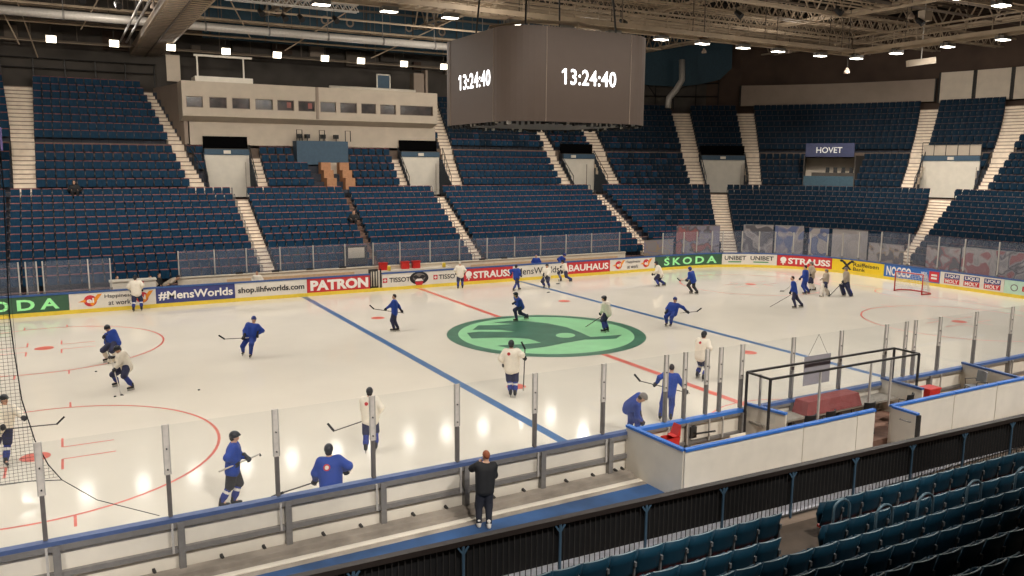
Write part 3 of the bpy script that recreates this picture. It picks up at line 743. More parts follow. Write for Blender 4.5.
for k, px in enumerate((383, 405, 416)):
    p = at(px, 264, y=16.9)
    root = thing('red_crate', (p.x,16.9,.95), 'red crate, %s from left on the table by the red line' % ordn[k], 'crate', group='red crates at the timekeepers table')
    mb = MB(); mb.box(p.x-.24, p.x+.24, 16.75, 17.05, 1.0, 1.42); mb.build('bin', REDP, root)
    mb = MB(); mb.box(p.x-.27, p.x+.27, 16.72, 17.08, 1.42, 1.47); mb.build('rim', REDP, root)
root = thing('timekeepers_table', (.3,16.85,0), 'white table with clutter behind the boards at the red line', 'table')
mb = MB(); mb.box(-2.2, 2.9, 16.4, 17.1, .9, 1.0); mb.build('table_top', WHITE, root)
mb = MB(); mb.box(-2.2, 2.9, 16.4, 16.45, 0, .9); mb.build('modesty_panel', WHITE, root)
for x in (-2.0, 2.7): mb = MB(); mb.box(x-.04, x+.04, 16.6, 16.9, 0, .9); mb.build('leg', STEEL, root)
for k, (px, c) in enumerate(((389, 'yellow'), (444, 'yellow'))):
    p = at(px, 271, y=16.5); mb = MB(); mb.lathe([(.1,0),(.12,.02),(.12,.22),(.1,.28),(.04,.3)], (p.x,16.5,1.0), 10)
    single(mb, 'bottle_carrier', YELLOW, (p.x,16.5,1.0), 'small yellow container, %s end of the white table' % ('left','right')[k], 'container', 'yellow containers', True)
p = at(356, 258, y=17.7)
root = thing('monitor', (p.x,17.7,.8), 'grey monitor with white screen behind the bench glass', 'monitor')
mb = MB(); mb.box(p.x-.75, p.x+.75, 17.7, 17.85, 1.35, 2.5); mb.build('casing', DSTEEL, root)
mb = MB(); mb.box(p.x-.5, p.x+.55, 17.68, 17.7, 1.75, 2.4); mb.build('screen', BEIGE, root)
mb = MB(); mb.tube([(p.x,17.78,.75),(p.x,17.78,1.35)], .05, 8); mb.build('stand', DSTEEL, root)
# low white cabinet and gate gear at the left end of the benches
root = thing('white_counter', (-15.6,16.6,0), 'white counter behind the left emblem board', 'counter')
mb = MB(); mb.box(-16.9, -14.7, 16.3, 16.9, 0, 1.3); mb.build('body', WHITE, root)
mb = MB(); mb.box(-16.95, -14.65, 16.25, 16.95, 1.3, 1.36); mb.build('top', WHITE, root)
mb = MB(); mb.box(-15.9, -15.3, 16.27, 16.3, 1.0, 1.25); mb.build('badge', REDP, root)
# banners hung on the front of the end stand
def art(name, cols, scale, seed, dist=.7):
    m = bpy.data.materials.new(name); m.use_nodes = True; nt = m.node_tree; b = nt.nodes['Principled BSDF']; b.inputs['Roughness'].default_value = .8
    tc = nt.nodes.new('ShaderNodeTexCoord'); mp = nt.nodes.new('ShaderNodeMapping'); mp.inputs['Location'].default_value = (seed, seed*.7, seed*1.3); nt.links.new(tc.outputs['Object'], mp.inputs[0])
    n = nt.nodes.new('ShaderNodeTexNoise'); n.inputs['Scale'].default_value = scale; n.inputs['Detail'].default_value = .8; n.inputs['Distortion'].default_value = dist; nt.links.new(mp.outputs[0], n.inputs['Vector'])
    cr = nt.nodes.new('ShaderNodeValToRGB'); cr.color_ramp.interpolation = 'EASE'
    el = cr.color_ramp.elements; el[0].position = 0; el[0].color = (*lin(cols[0]), 1); el[1].position = .40; el[1].color = (*lin(cols[1]), 1)
    for k, c in enumerate(cols[2:]): e = el.new(.40+.055*(k+1)); e.color = (*lin(c), 1)
    nt.links.new(n.outputs['Fac'], cr.inputs[0]); nt.links.new(cr.outputs[0], b.inputs['Base Color'])
    return m
gw, gr_, dk_, rd_, bl_, oc_, li_ = (168,158,152), (132,124,124), (52,50,56), (142,58,58), (58,78,132), (158,126,92), (118,112,138)
def banner(s0, s1, z0, z1, cols, label, sc_=1.1, d=2.75):
    cols = [tuple(.62*a+.38*b for a, b in zip(c, (150,142,138))) for c in cols]
    root = thing('stand_banner', P((s0+s1)/2, d, z0), label, 'banner', group='banners on the stand front')
    mb = MB(); band(mb, s0, s1, d-.01, d+.01, z0, z1, 0, .5); mb.build('cloth', art('banner_art', cols, sc_, s0), root)
    mb = MB(); mb.tube([P(s, d, z1+.01) for s in srange(s0, s1, .6)], .03, 6); mb.build('hanging_rod', STEEL, root)
banner(19.6, 22.2, .75, 1.9, [li_, gr_, li_, oc_, gr_], 'lilac banner on the stand front above the green corner board')
banner(22.4, 25.2, .75, 2.9, [bl_, li_, gr_, li_, dk_, rd_], 'lilac and blue banner left of the corner stairs')
banner(26.6, 28.3, .75, 3.0, [rd_, gr_, gw, gr_, dk_], 'pale banner with red shapes right of the corner stairs')
banner(28.4, 30.0, .75, 3.0, [bl_, gr_, gw, li_, bl_], 'pale banner with blue shapes behind the right red board')
banner(30.3, 31.4, .75, 2.9, [dk_, bl_, bl_, (44,60,112), gw], 'deep blue banner behind the goal-end players')
banner(31.6, 33.6, .75, 2.9, [gr_, gw, gw, gw, (150,142,138)], 'plain grey-white banner behind the goalkeeper', .6)
banner(33.7, 36.1, .75, 2.1, [oc_, gw, gr_, oc_, dk_], 'cream banner with brown shapes above the yellow board', 1.5)
banner(37.8, 40.2, .75, 2.3, [rd_, gw, gr_, rd_, dk_], 'cream banner with red shapes behind the goal', 1.4)
banner(40.3, 42.6, .75, 2.4, [dk_, gw, gr_, gw, rd_], 'cream banner with dark figures right of the goal', 1.2)
banner(42.7, 46.5, .75, 2.4, [dk_, gr_, gw, dk_, gr_, rd_], 'grey banner with dark figures at the right edge', 1.0)

# ------------------------------------------------------------------ goal
root = thing('hockey_goal', (25.86,0,0), 'red framed hockey goal with white net at the right end', 'goal')
mb = MB(); mb.tube([(25.86,.915,0),(25.86,.915,1.22),(25.86,-.915,1.22),(25.86,-.915,0)], .04, 8); mb.build('goal_frame', REDP, root, True)
mb = MB(); mb.tube([(25.86,.915,.04),(26.6,1.0,.04),(26.95,.6,.04),(26.95,-.6,.04),(26.6,-1.0,.04),(25.86,-.915,.04)], .035, 8); mb.build('base_frame', REDP, root, True)
NET = M('net_white', (226,220,214), .7)
mb = MB()
def gp(u, v):   # u along the base outline, v up
    ol = [(25.86,.915),(26.6,1.0),(26.95,.6),(26.95,-.6),(26.6,-1.0),(25.86,-.915)]
    k = min(4, int(u*5)); t = u*5-k; x = ol[k][0]+(ol[k+1][0]-ol[k][0])*t; y = ol[k][1]+(ol[k+1][1]-ol[k][1])*t
    return Vector((25.86+(x-25.86)*(1-.55*v), y*(1-.02*v), .04+1.16*v))
for q in range(31): mb.tube([gp(q/30, v/6) for v in range(7)], .008, 4)
for v in range(11): mb.tube([gp(q/30, v/10) for q in range(31)], .008, 4)
for q in range(13):
    y = -.9+1.8*q/12; mb.tube([(25.86,y,1.22),(26.33,y*.98,1.2)], .008, 4)
mb.build('net', NET, root)

# ------------------------------------------------------------------ near boards and glass
NX = [-21.44,-19.44,-17.42,-15.44,-13.46,-11.52,-9.53,-7.59]
CAPG = M('cap_grey_blue', (78,96,138), .4, .1, var=.1)
nb = NX+[-6.9]
for k, (a, b) in enumerate(zip(nb, nb[1:])):
    root = thing('dasher_board', ((a+b)/2+.15,-15.05,0), 'white near board with grey frame, %s from the left end' % ordn[k], 'rink board', group='near boards')
    a2, b2 = a+.15, (b+.15 if k < 7 else b)
    mb = MB(); mb.box(a2, b2, -15.06, -15.0, 0, 1.0); mb.build('panel', WHITE, root)
    mb = MB(); mb.box(a2, b2, -15.14, -14.97, 1.0, 1.08); mb.build('cap_rail', CAPG, root)
    for z in (.9, .4): mb = MB(); mb.box(a2, b2, -15.15, -15.06, z, z+.1); mb.build('cross_rail', STEEL, root)
    mb = MB(); mb.box(a2-.06, a2+.06, -15.2, -15.06, 0, 1.0); mb.build('frame_post', STEEL, root)
    for q in (.35, .75): x = a2+(b2-a2)*q; mb = MB(); mb.bar((x,-15.06,.14), (x+.02,-15.16,.1), .05, .05); mb.build('anchor_bolt', DSTEEL, root)
NP = NX[1:]+[-5.64,-5.01,-4.26,-3.78,-3.01,-1.05,.95,2.99,3.95,4.4,5.67,7.62,9.72,11.7]
allp = [NX[0]]+NP
for k, (a, b) in enumerate(zip(NP, NP[1:]+[13.6])):
    root = thing('glass_screen', (a,-15.0,1.09), 'clear glass screen with aluminium post, %s from left along the near boards' % ordn[k], 'glass screen', group='glass screens along the near boards')
    x = a
    mb = MB(); mb.box(x-.062, x-.046, -15.03, -14.97, 1.9, 2.86); mb.box(x+.046, x+.062, -15.03, -14.97, 1.9, 2.86); mb.box(x-.046, x+.046, -15.01, -14.99, 1.9, 2.86, 1); po = mb.build('upper_channel', [ALU, M('post_strip', (214,206,196), .4)], root)
    mb = MB(); mb.box(x-.036, x+.036, -15.05, -14.95, 1.09, 1.9); mb.build('lower_channel', M('post_grey', (104,98,94), .5) if k < 7 else STEEL, root)
    for z in (2.0, 2.4):
        mb = MB(); mb.tube([(x,-15.04,z),(x,-15.01,z)], .016, 6); mb.build('bolt', DSTEEL, po)
    mb = MB(); mb.box(x-.02, x+.02, -15.2, -15.16, .42, 1.0); mb.build('clamp_rod', ALU, root)
    if b-a > .5:
        mb = MB(); mb.face([(a+.03,-15,1.09),(b-.03,-15,1.09),(b-.03,-15,2.85),(a+.03,-15,2.85)]); mb.build('glass_pane', GLASS, root)
root = thing('glass_screen', (-20.4,-15,1.09), 'clear glass screen cut by the left edge along the near boards', 'glass screen', group='glass screens along the near boards')
mb = MB(); mb.face([(-21.4,-15,1.09),(-19.47,-15,1.09),(-19.47,-15,2.85),(-21.4,-15,2.85)]); mb.build('glass_pane', GLASS, root)

# ------------------------------------------------------------------ penalty boxes and scorers booth
BT = 1.2
bx = [-6.9,-4.9,-3.0,-1.05,.95,2.99,5.2,7.4,9.6,11.9]
for k, (a, b) in enumerate(zip(bx, bx[1:])):
    root = thing('dasher_board', ((a+b)/2,-15.05,0), 'near board with blue cap inside the penalty area, %s from its left end' % ordn[k], 'rink board', group='near boards')
    mb = MB(); mb.box(a, b, -15.06, -15.0, 0, 1.0); mb.build('panel', WHITE, root)
    mb = MB(); mb.box(a, b, -15.14, -14.97, 1.0, 1.08); mb.build('cap_rail', BRIGHTBLUE if k < 2 else BLUECAP, root)
    for z in (.92, .4): mb = MB(); mb.box(a, b, -15.14, -15.06, z, z+.08); mb.build('cross_rail', STEEL, root)
    mb = MB(); mb.box(b-.1, b, -15.2, -15.06, 0, 1.0); mb.build('frame_post', STEEL, root)
def wallpiece(a, b, label, th=.06, h=BT, cap=BRIGHTBLUE, z0=0):
    a = Vector((*a, 0)); b = Vector((*b, 0)); m = (a+b)/2
    root = thing('partition_panel', (m.x, m.y, 0), label, 'partition', group='white partitions of the penalty area')
    mb = MB(); mb.bar(a+Vector((0,0,(h+z0)/2)), b+Vector((0,0,(h+z0)/2)), th, h-z0); mb.build('panel', WHITE, root)
    mb = MB(); mb.bar(a+Vector((0,0,h+.02)), b+Vector((0,0,h+.02)), th+.06, .06); mb.build('cap', cap, root)
    return root
wallpiece((-6.9,-15.1), (-6.82,-17.1), 'white partition with blue cap closing the left end of the penalty box')
wallpiece((-6.82,-17.12), (-3.0,-17.14), 'longest white outer partition left of the open doorway, left half')
wallpiece((-2.98,-17.14), (-.98,-17.14), 'white outer partition in front of the scorers booth')
wallpiece((-.96,-17.14), (-.27,-17.14), 'short white outer partition just left of the doorway')
wallpiece((.42,-17.14), (3.2,-17.14), 'white outer partition just right of the doorway')
wallpiece((3.23,-17.14), (5.27,-17.16), 'white outer partition below the red bin')
wallpiece((5.3,-17.16), (11.9,-17.2), 'white outer partition at the right edge')
wallpiece((-2.9,-15.1), (-2.65,-16.3), 'white side partition left of the scorers booth')
wallpiece((2.8,-15.1), (2.75,-16.5), 'white side partition right of the scorers booth', cap=BLUECAP)
wallpiece((6.9,-15.1), (6.6,-17.1), 'white partition behind the grey chair', cap=BLUECAP)
root = wallpiece((.42,-17.2), (.4,-17.95), 'white door leaf with blue cap swung open beside the doorway')
root.name = 'partition_door'; root['category'] = 'door'; WORLD[root.name] = WORLD.get('partition_door', Matrix.Translation(root.location))
mb = MB(); mb.tube([(.34,-17.5,.98),(.3,-17.5,.98),(.3,-17.8,.98),(.34,-17.8,.98)], .015, 6); mb.build('handle', STEEL, root)
mb = MB(); mb.box(.36, .46, -18.0, -17.92, 0, 1.2); mb.build('edge_post', DSTEEL, root)
mb = MB(); mb.box(-6.8, 11.8, -17.05, -15.15, .0, .02, 0); struct(mb, 'floor_penalty', M('brown_floor', (136,104,88), .8, var=.2), 'brown floor of the penalty area')
# booth frame with glass
FRB = M('frame_black', (44,40,38), .5)
mb = MB(); mb.box(-2.62, 2.7, -17.0, -15.2, .02, .26); mb.box(3.2, 6.5, -16.6, -15.45, .02, .26); struct(mb, 'floor_booth', MATS['brown_floor'], 'raised brown floor of the scorers booth')
X0, X1, Y0, Y1, ZT = -3.0, 3.15, -15.2, -16.02, 2.13
root = thing('scorers_booth', (0,-15.5,0), 'black tube frame booth with glass sides behind the near boards', 'booth')
for x in (X0, X1):
    for y in (Y0, Y1): mb = MB(); mb.bar((x,y,.02), (x,y,ZT), .055); mb.build('corner_post', FRB, root)
mb = MB()
for a, b in (((X0,Y0),(X1,Y0)), ((X0,Y1),(X1,Y1)), ((X0,Y0),(X0,Y1)), ((X1,Y0),(X1,Y1))): mb.bar((*a,ZT), (*b,ZT), .055)
mb.build('top_frame', FRB, root)
for x, y, z in ((-1.1,Y1,.7), (1.0,Y1,.7), (1.9,Y1,.7), (X0+.2,Y0-.3,.2)): mb = MB(); mb.bar((x,y,z), (x,y,ZT), .05); mb.build('mullion', ALU, root)
mb = MB(); mb.face([(X0,Y1,.9),(X1,Y1,.9),(X1,Y1,ZT),(X0,Y1,ZT)]); mb.build('glass_side', GLASS, root)
mb = MB(); mb.face([(X0,Y1,1.2),(X0,Y0,1.2),(X0,Y0,ZT),(X0,Y1,ZT)]); mb.build('glass_side', GLASS, root)
mb = MB(); mb.box(X0+.1, 2.7, -15.75, -15.15, .72, .78); dk = mb.build('desk_top', M('grey_desk', (150,142,130), .6), root)
mb = MB(); mb.box(-.95, 2.0, -15.8, -15.35, .78, 1.12)
mb2 = MB(); mb2.quad8([(-1.25,-15.78,.785),(1.05,-15.78,.785),(1.05,-15.25,.785),(-1.25,-15.25,.785),(-1.15,-15.72,1.16),(.95,-15.72,1.16),(.95,-15.28,1.16),(-1.15,-15.28,1.16)])
t = single(mb2, 'covered_console', REDCL, (.3,-15.5,.785), 'long console under a maroon cover on the scorers desk', 'console')
root = thing('notice_sheet', (-.05,-15.02,1.38), 'grey sheet hung on the near glass above the maroon console', 'sign')
mb = MB(); mb.box(-.6, .5, -15.03, -15.02, 1.38, 2.24); mb.build('sheet', M('grey_sheet', (150,146,150), .7, var=.03), root)
mb = MB(); mb.tube([(-.45,-15.025,2.24),(-.05,-15.02,2.85),(.35,-15.025,2.24)], .006, 4); mb.build('hanging_cord', DSTEEL, root)
def chair(x, y, rz, seatm, label):
    root = thing('office_chair' if seatm is BLACK else 'plastic_chair', (x,y,.26), label, 'chair', rz, group='chairs in the penalty area')
    W = WORLD[root.name]
    def L(mb): mb.v = [tuple(W @ Vector(p)) for p in mb.v]; return mb
    mb = MB(); mb.box(-.23, .23, -.22, .22, .44, .48); L(mb).build('seat', seatm, root)
    mb = MB()
    n = 8
    for k in range(n):
        a, b = -.9+1.8*k/n, -.9+1.8*(k+1)/n
        mb.quad8([(.25*sin(a),-.02-.22*cos(a),.58),(.25*sin(b),-.02-.22*cos(b),.58),(.27*sin(b),-.04-.24*cos(b),.58),(.27*sin(a),-.04-.24*cos(a),.58),
                  (.25*sin(a),-.06-.22*cos(a),.95),(.25*sin(b),-.06-.22*cos(b),.95),(.27*sin(b),-.08-.24*cos(b),.95),(.27*sin(a),-.08-.24*cos(a),.95)])
    L(mb).build('backrest', seatm, root)
    for sx in (-1, 1):
        for sy in (-1, 1):
            mb = MB(); mb.tube([(.2*sx,.19*sy,.44),(.23*sx,.23*sy,0)], .014, 6); L(mb).build('leg', DSTEEL, root)
    for sx in (-1, 1):
        mb = MB(); mb.tube([(.24*sx,.16,.46),(.27*sx,.16,.66),(.27*sx,-.2,.66),(.24*sx,-.22,.6)], .014, 6); L(mb).build('armrest', DSTEEL, root)
chair(-2.1, -16.4, 0, BLACK, 'black chair with tube arms at the left end of the scorers desk')
chair(-1.35, -16.4, .15, BLACK, 'black chair with tube arms in front of the maroon console')
chair(.3, -16.38, -.1, BLACK, 'black chair with tube arms at the right end of the maroon console')
chair(1.95, -16.4, .3, BLACK, 'black chair just right of the doorway gap')
chair(6.2, -16.0, 1.2, M('grey_plastic', (128,130,132), .45), 'grey plastic chair beside the right white partition')
# red bins
def bin_(x, y, z, s, label, fold=False):
    root = thing('red_bin', (x,y,z), label, 'bin', group='red plastic bins')
    mb = MB(); q = s*.8
    mb.quad8([(x-q,y-q*.7,z),(x+q,y-q*.7,z),(x+q,y+q*.7,z),(x-q,y+q*.7,z),(x-s,y-s*.7,z+.42),(x+s,y-s*.7,z+.42),(x+s,y+s*.7,z+.42),(x-s,y+s*.7,z+.42)], skip=(1,)); mb.build('tub', REDP, root)
    mb = MB()
    if fold: mb.quad8([(x,y-s*.7,z+.44),(x+s,y-s*.7,z+.44),(x+s,y+s*.7,z+.44),(x,y+s*.7,z+.44),(x+.1,y-s*.7,z+.47),(x+s*1.05,y-s*.7,z+.72),(x+s*1.05,y+s*.7,z+.72),(x+.1,y+s*.7,z+.47)])
    else: mb.box(x-s*1.05, x+s*1.05, y-s*.75, y+s*.75, z+.42, z+.47)
    mb.build('lid', REDP, root)
bin_(-5.95, -15.62, .52, .2, 'red bin with raised lid in the left penalty box', True)
bin_(4.0, -15.9, .5, .27, 'red bin right of the scorers booth')
for x0, x1, txt in ((-6.5,-3.3,'left'), (3.3,6.5,'right')):
    root = thing('penalty_bench', ((x0+x1)/2,-15.7,0), 'low wooden bench in the %s penalty box' % txt, 'bench', group='penalty benches')
    mb = MB(); mb.box(x0, x1, -16.0, -15.5, .46, .5); mb.build('seat_plank', M('bench_plank', (150,128,108), .7), root)
    for x in (x0+.2, x1-.2): mb = MB(); mb.box(x-.03, x+.03, -15.95, -15.55, .02, .46); mb.build('leg', STEEL, root)
root = thing('gate_latch', (-4.5,-15.2,.7), 'dark latch handle on the inside of the penalty box gate', 'latch')
mb = MB(); mb.tube([(-4.85,-15.2,.75),(-4.85,-15.35,.75),(-4.2,-15.35,.72)], .025, 6); mb.build('lever', DSTEEL, root)
mb = MB(); mb.box(-4.95, -4.75, -15.25, -15.14, .6, .9); mb.build('plate', DSTEEL, root)
root = thing('white_tray', (-3.6,-15.75,.5), 'white tray on the bench in the left penalty box', 'tray')
mb = MB(); mb.box(-3.9, -3.35, -15.95, -15.6, .5, .53); mb.build('base', WHITE, root); mb = MB(); mb.box(-3.9,-3.35,-15.97,-15.95,.5,.62); mb.box(-3.9,-3.35,-15.6,-15.58,.5,.62); mb.build('rim', WHITE, root)

# ------------------------------------------------------------------ near stand: fence and seats (turned a little from the rink axis)
TH = -.0385; OX, OY = -16.0, -18.42
def N(u, v, z): return Vector((OX+u*cos(TH)-v*sin(TH), OY+u*sin(TH)+v*cos(TH), z))
FL = 29.5
joins = [-2.0, 8.55, 10.6, 20.0, FL]
posts_u = [k*1.95-1.0 for k in range(16)]
def nbox(mb, u0, u1, v0, v1, z0, z1, m=0):
    mb.quad8([N(u0,v0,z0),N(u1,v0,z0),N(u1,v1,z0),N(u0,v1,z0),N(u0,v0,z1),N(u1,v0,z1),N(u1,v1,z1),N(u0,v1,z1)], m)
for k, (a, b) in enumerate(((-2.0, 9.6), (9.6, 19.3), (19.3, FL))):
    root = thing('barrier_fence', N((a+b)/2,0,0), 'black barred fence below the near seats, %s section' % ('left','middle','right')[k], 'fence', group='black fence sections')
    mb = MB(); nbox(mb, a, b, -.1, .05, 1.06, 1.16); mb.build('top_rail', BLKRAIL, root)
    mb = MB(); nbox(mb, a, b, .0, .02, .27, 1.06); mb.build('backing_panel', M('black_panel', (12,12,14), .7, var=.3), root)
    mb = MB(); u = a+.05
    while u < b: mb.tube([N(u,-.05,.02), N(u,-.05,1.06)], .009, 5); u += .115
    mb.build('bars', DSTEEL, root)
    mb = MB(); nbox(mb, a, b, -.07, -.03, .03, .07); mb.build('bottom_rail', DSTEEL, root)
    for u in posts_u:
        if a <= u < b:
            mb = MB(); mb.tube([N(u,-.08,0), N(u,-.08,1.06)], .028, 6)
            for sgn in (-1, 1): mb.bar(N(u,-.08,.9), N(u+.1*sgn,-.08,1.04), .03)
            mb.build('fence_post', TUNB, root)
NROWS = 10
def nrow(k): return -(1.75+.86*k), .27+.2*k+.012*k*k+(.13 if k == 0 else 0)
mb = MB(); prev = -.02
for k in range(NROWS):
    v, z = nrow(k); v1 = nrow(k+1)[0]
    mb.face([N(-4,v+.55,prev), N(34,v+.55,prev), N(34,v+.55,z), N(-4,v+.55,z)][::-1], 0)
    mb.face([N(-4,v+.55,z), N(34,v+.55,z), N(34,v1+.55,z), N(-4,v1+.55,z)][::-1], 0); prev = z
mb.face([N(-4,-.3,-.01), N(34,-.3,-.01), N(34,nrow(0)[0]+.55,-.01), N(-4,nrow(0)[0]+.55,-.01)][::-1], 0)
struct(mb, 'floor_near_terrace', M('near_concrete', (78,66,55), .85, var=.2, scale=3), 'concrete steps of the near stand')
rows = ['front','second','third','fourth','fifth','sixth','seventh','eighth','ninth','tenth']
NSEAT = 0
for k in range(NROWS):
    v, z = nrow(k); c = 0
    for q in range(60):
        u = .1+.55*q+(.2 if k % 2 else 0)
        p = N(u, v, z); px, py, dz = proj(p+Vector((0,0,.8)))
        if not (-10 < px < 1034 and py < 590 and dz > 0): continue
        if k in (0, 1) and 783 < px < 815: continue                     # aisle gap
        root = thing('stadium_seat', p, 'dark teal folding seat seen from behind, near stand %s row, %s from left' % (rows[k], ordn[min(c,34)]), 'seat', TH, 'folding seats of the near stand')
        c += 1; NSEAT += 1
        for me in (me_back, me_pan, me_red, me_brk):
            o = bpy.data.objects.new(me.name.split('.')[0], me); C.objects.link(o); o.parent = root
        if k < 2 and False: pass
print('near seats', NSEAT)
for k, (px, py) in enumerate(((838,541),(880,538),(922,533),(970,526),(1017,519))):
    v, z = nrow(2 if k else 1)
    # foot of the hoop on the step behind the row
    best = min((abs(proj(N(u/20, v+.3, z))[0]-px), u/20) for u in range(0, 700)); u = best[1]
    root = thing('hoop_rail', N(u,v+.3,z), 'blue-grey hoop handrail, %s from left among the near seats' % ordn[k], 'handrail', group='hoop handrails of the near stand')
    mb = MB(); w = .21; h = 1.02
    arc = [N(u-w*cos(pi*t/8), v+.3, z+h-.18+.18*sin(pi*t/8)) for t in range(9)]
    mb.tube([N(u-w, v+.3, z)]+arc+[N(u+w, v+.3, z)], .025, 8); mb.build('hoop', M('rail_blue_grey', (92,116,128), .45, .2), root, True)
    for sgn in (-1, 1):
        mb = MB(); mb.lathe([(.055,0),(.055,.015)], N(u+sgn*w, v+.3, z), 10); mb.build('foot_plate', STEEL, root)
# protective net hanging at the left
root = thing('protective_net', (-20.2,-14.6,2.1), 'black protective net hanging at the left edge', 'net')
edge = [(10.0,-19.62),(7.14,-19.62),(5.12,-19.70),(4.42,-19.68),(3.53,-19.63),(2.78,-19.49),(2.3,-19.32),(1.98,-19.13)]
def ex(z):
    for (z0,x0),(z1,x1) in zip(edge, edge[1:]):
        if z1 <= z <= z0: return x1+(x0-x1)*(z-z1)/(z0-z1)
    return edge[-1][1] if z < 1.98 else edge[0][1]
mb = MB(); NETM = M('net_black', (52,50,48), .8)
z = 2.05
while z < 10:
    mb.bar((-21.6,-14.6,z), (ex(z),-14.6,z), .0045, .0045); z += .062
for q in range(36):
    x = -21.5+.066*q
    pts = [zz for zz in [2.05+.06*k for k in range(132)] if x < ex(zz)]
    if pts: mb.bar((x,-14.6,min(pts)), (x,-14.6,max(pts)), .0045, .0045)
mb.build('mesh', NETM, root)
mb = MB(); mb.tube([(x,-14.6,z) for z, x in edge], .01, 5); mb.tube([(-21.6,-14.6,2.1),(-20.2,-14.6,2.08),(-19.6,-14.6,2.05),(-19.13,-14.6,1.98)], .009, 5); mb.build('border_rope', BLACK, root)
mb = MB(); mb.tube([(-19.13,-14.6,1.98),(-18.6,-14.62,1.5),(-17.6,-14.9,1.09)], .008, 4); mb.build('tie_cord', DSTEEL, root)
# ------------------------------------------------------------------ video cube
CXS, CYS, HS, RS, ZS0, ZS1 = -.3, 0, 3.5, 1.5, 9.25, 12.8
root = thing('video_cube', (CXS,CYS,ZS0), 'large brown-grey four-sided scoreboard hanging over centre ice', 'scoreboard')
pts = [(CXS+x, CYS+y) for x, y in rrect(HS, HS, RS, 10)]
mb = MB(); n = len(pts)
for k in range(n):
    a, b = pts[k], pts[(k+1) % n]; mb.face([(*a,ZS0),(*b,ZS0),(*b,ZS1),(*a,ZS1)])
mb.face([(*p,ZS1) for p in pts]); mb.face([(*p,ZS0) for p in reversed(pts)], 1)
SCR = M('led_screen', (76,63,54), .55, var=.04, scale=3, emit=.3)
_nt = SCR.node_tree; _w = _nt.nodes.new('ShaderNodeTexWave'); _w.bands_direction = 'Z'; _w.inputs['Scale'].default_value = 6; _w.inputs['Distortion'].default_value = .3
_tc = _nt.nodes.new('ShaderNodeTexCoord'); _nt.links.new(_tc.outputs['Object'], _w.inputs['Vector'])
_bp = _nt.nodes.new('ShaderNodeBump'); _bp.inputs['Strength'].default_value = .06; _nt.links.new(_w.outputs['Fac'], _bp.inputs['Height']); _nt.links.new(_bp.outputs[0], _nt.nodes['Principled BSDF'].inputs['Normal'])
cube = mb.build('screen_wall', [SCR, BLACK], root)
DIG = M('digit_white', (255,255,255), .4, var=0, emit=2.2); HALO = M('digit_navy', (44,40,62), .5, var=.05)
def digits(fn):
    mb = text_map('13:24:40', lambda x, y: fn(x, y, .02), .012, 1.06)
    mb.face([fn(x, y, .02) for x, y in ((-.052,.70),(-.052,.82),(0,1),(.012,1),(.012,.80),(-.01,.80))])
    mb.build('clock_digits', DIG, root)
# front face looks at the near stand, left face at the left end
digits(lambda x, y, o: (CXS-HS+RS+.82+x*2.45, CYS-HS-o, 10.68+y*.6))
digits(lambda x, y, o: (CXS-HS-o, CYS+.98-x*2.75, 10.66+y*.62))
digits(lambda x, y, o: (CXS+HS+o, CYS-1.3+x*2.6, 10.87+y*.62))
digits(lambda x, y, o: (CXS+1.3-x*2.6, CYS+HS+o, 10.87+y*.62))
mb = MB()
for sx, sy in ((-1,0),(1,0),(0,-1),(0,1)):
    for sg in (-1, 1):
        x = CXS+sx*(HS+.005)+(0 if sx else sg*(HS-RS)); y = CYS+sy*(HS+.005)+(0 if sy else sg*(HS-RS))
        mb.box(x-.012, x+.012, y-.012, y+.012, ZS0, ZS1)
mb.build('panel_seam', TAUPE, root)
mb = MB(); rnd = random.Random(3)
for k in range(n):
    a, b = Vector((*pts[k],0)), Vector((*pts[(k+1) % n],0)); L = (b-a).length; m = max(1, int(L/.14))
    for q in range(m):
        p = a+(b-a)*((q+.5)/m); c = Vector((CXS,CYS,0)); p = c+(p-c)*rnd.uniform(.93,.985)
        h = rnd.uniform(.05,.15); w = rnd.uniform(.03,.07)
        mb.box(p.x-w, p.x+w, p.y-w, p.y+w, ZS0-h, ZS0+.02, 1 if rnd.random() < .1 else 0)
mb.build('underside_fittings', [BLACK, ALU], root)['kind'] = 'stuff'
mb = MB()
for x, y in ((-2.2,-2.2),(2.2,-2.2),(2.2,2.2),(-2.2,2.2)): mb.tube([(CXS+x,CYS+y,ZS1),(CXS+x*.7,CYS+y*.7,21.4)], .04, 6)
mb.build('hoist_cable', DSTEEL, root)
mb = MB()
for q in range(8):
    a = 2*pi*q/8; mb.tube([(CXS+2.6*cos(a),CYS+2.6*sin(a),ZS1+.4),(CXS+2.6*cos(a+pi/4),CYS+2.6*sin(a+pi/4),ZS1+.4)], .06, 6)
    mb.bar((CXS+2.6*cos(a),CYS+2.6*sin(a),ZS1), (CXS+2.6*cos(a),CYS+2.6*sin(a),ZS1+.4), .05)
mb.build('top_ring', TRUSS, root)

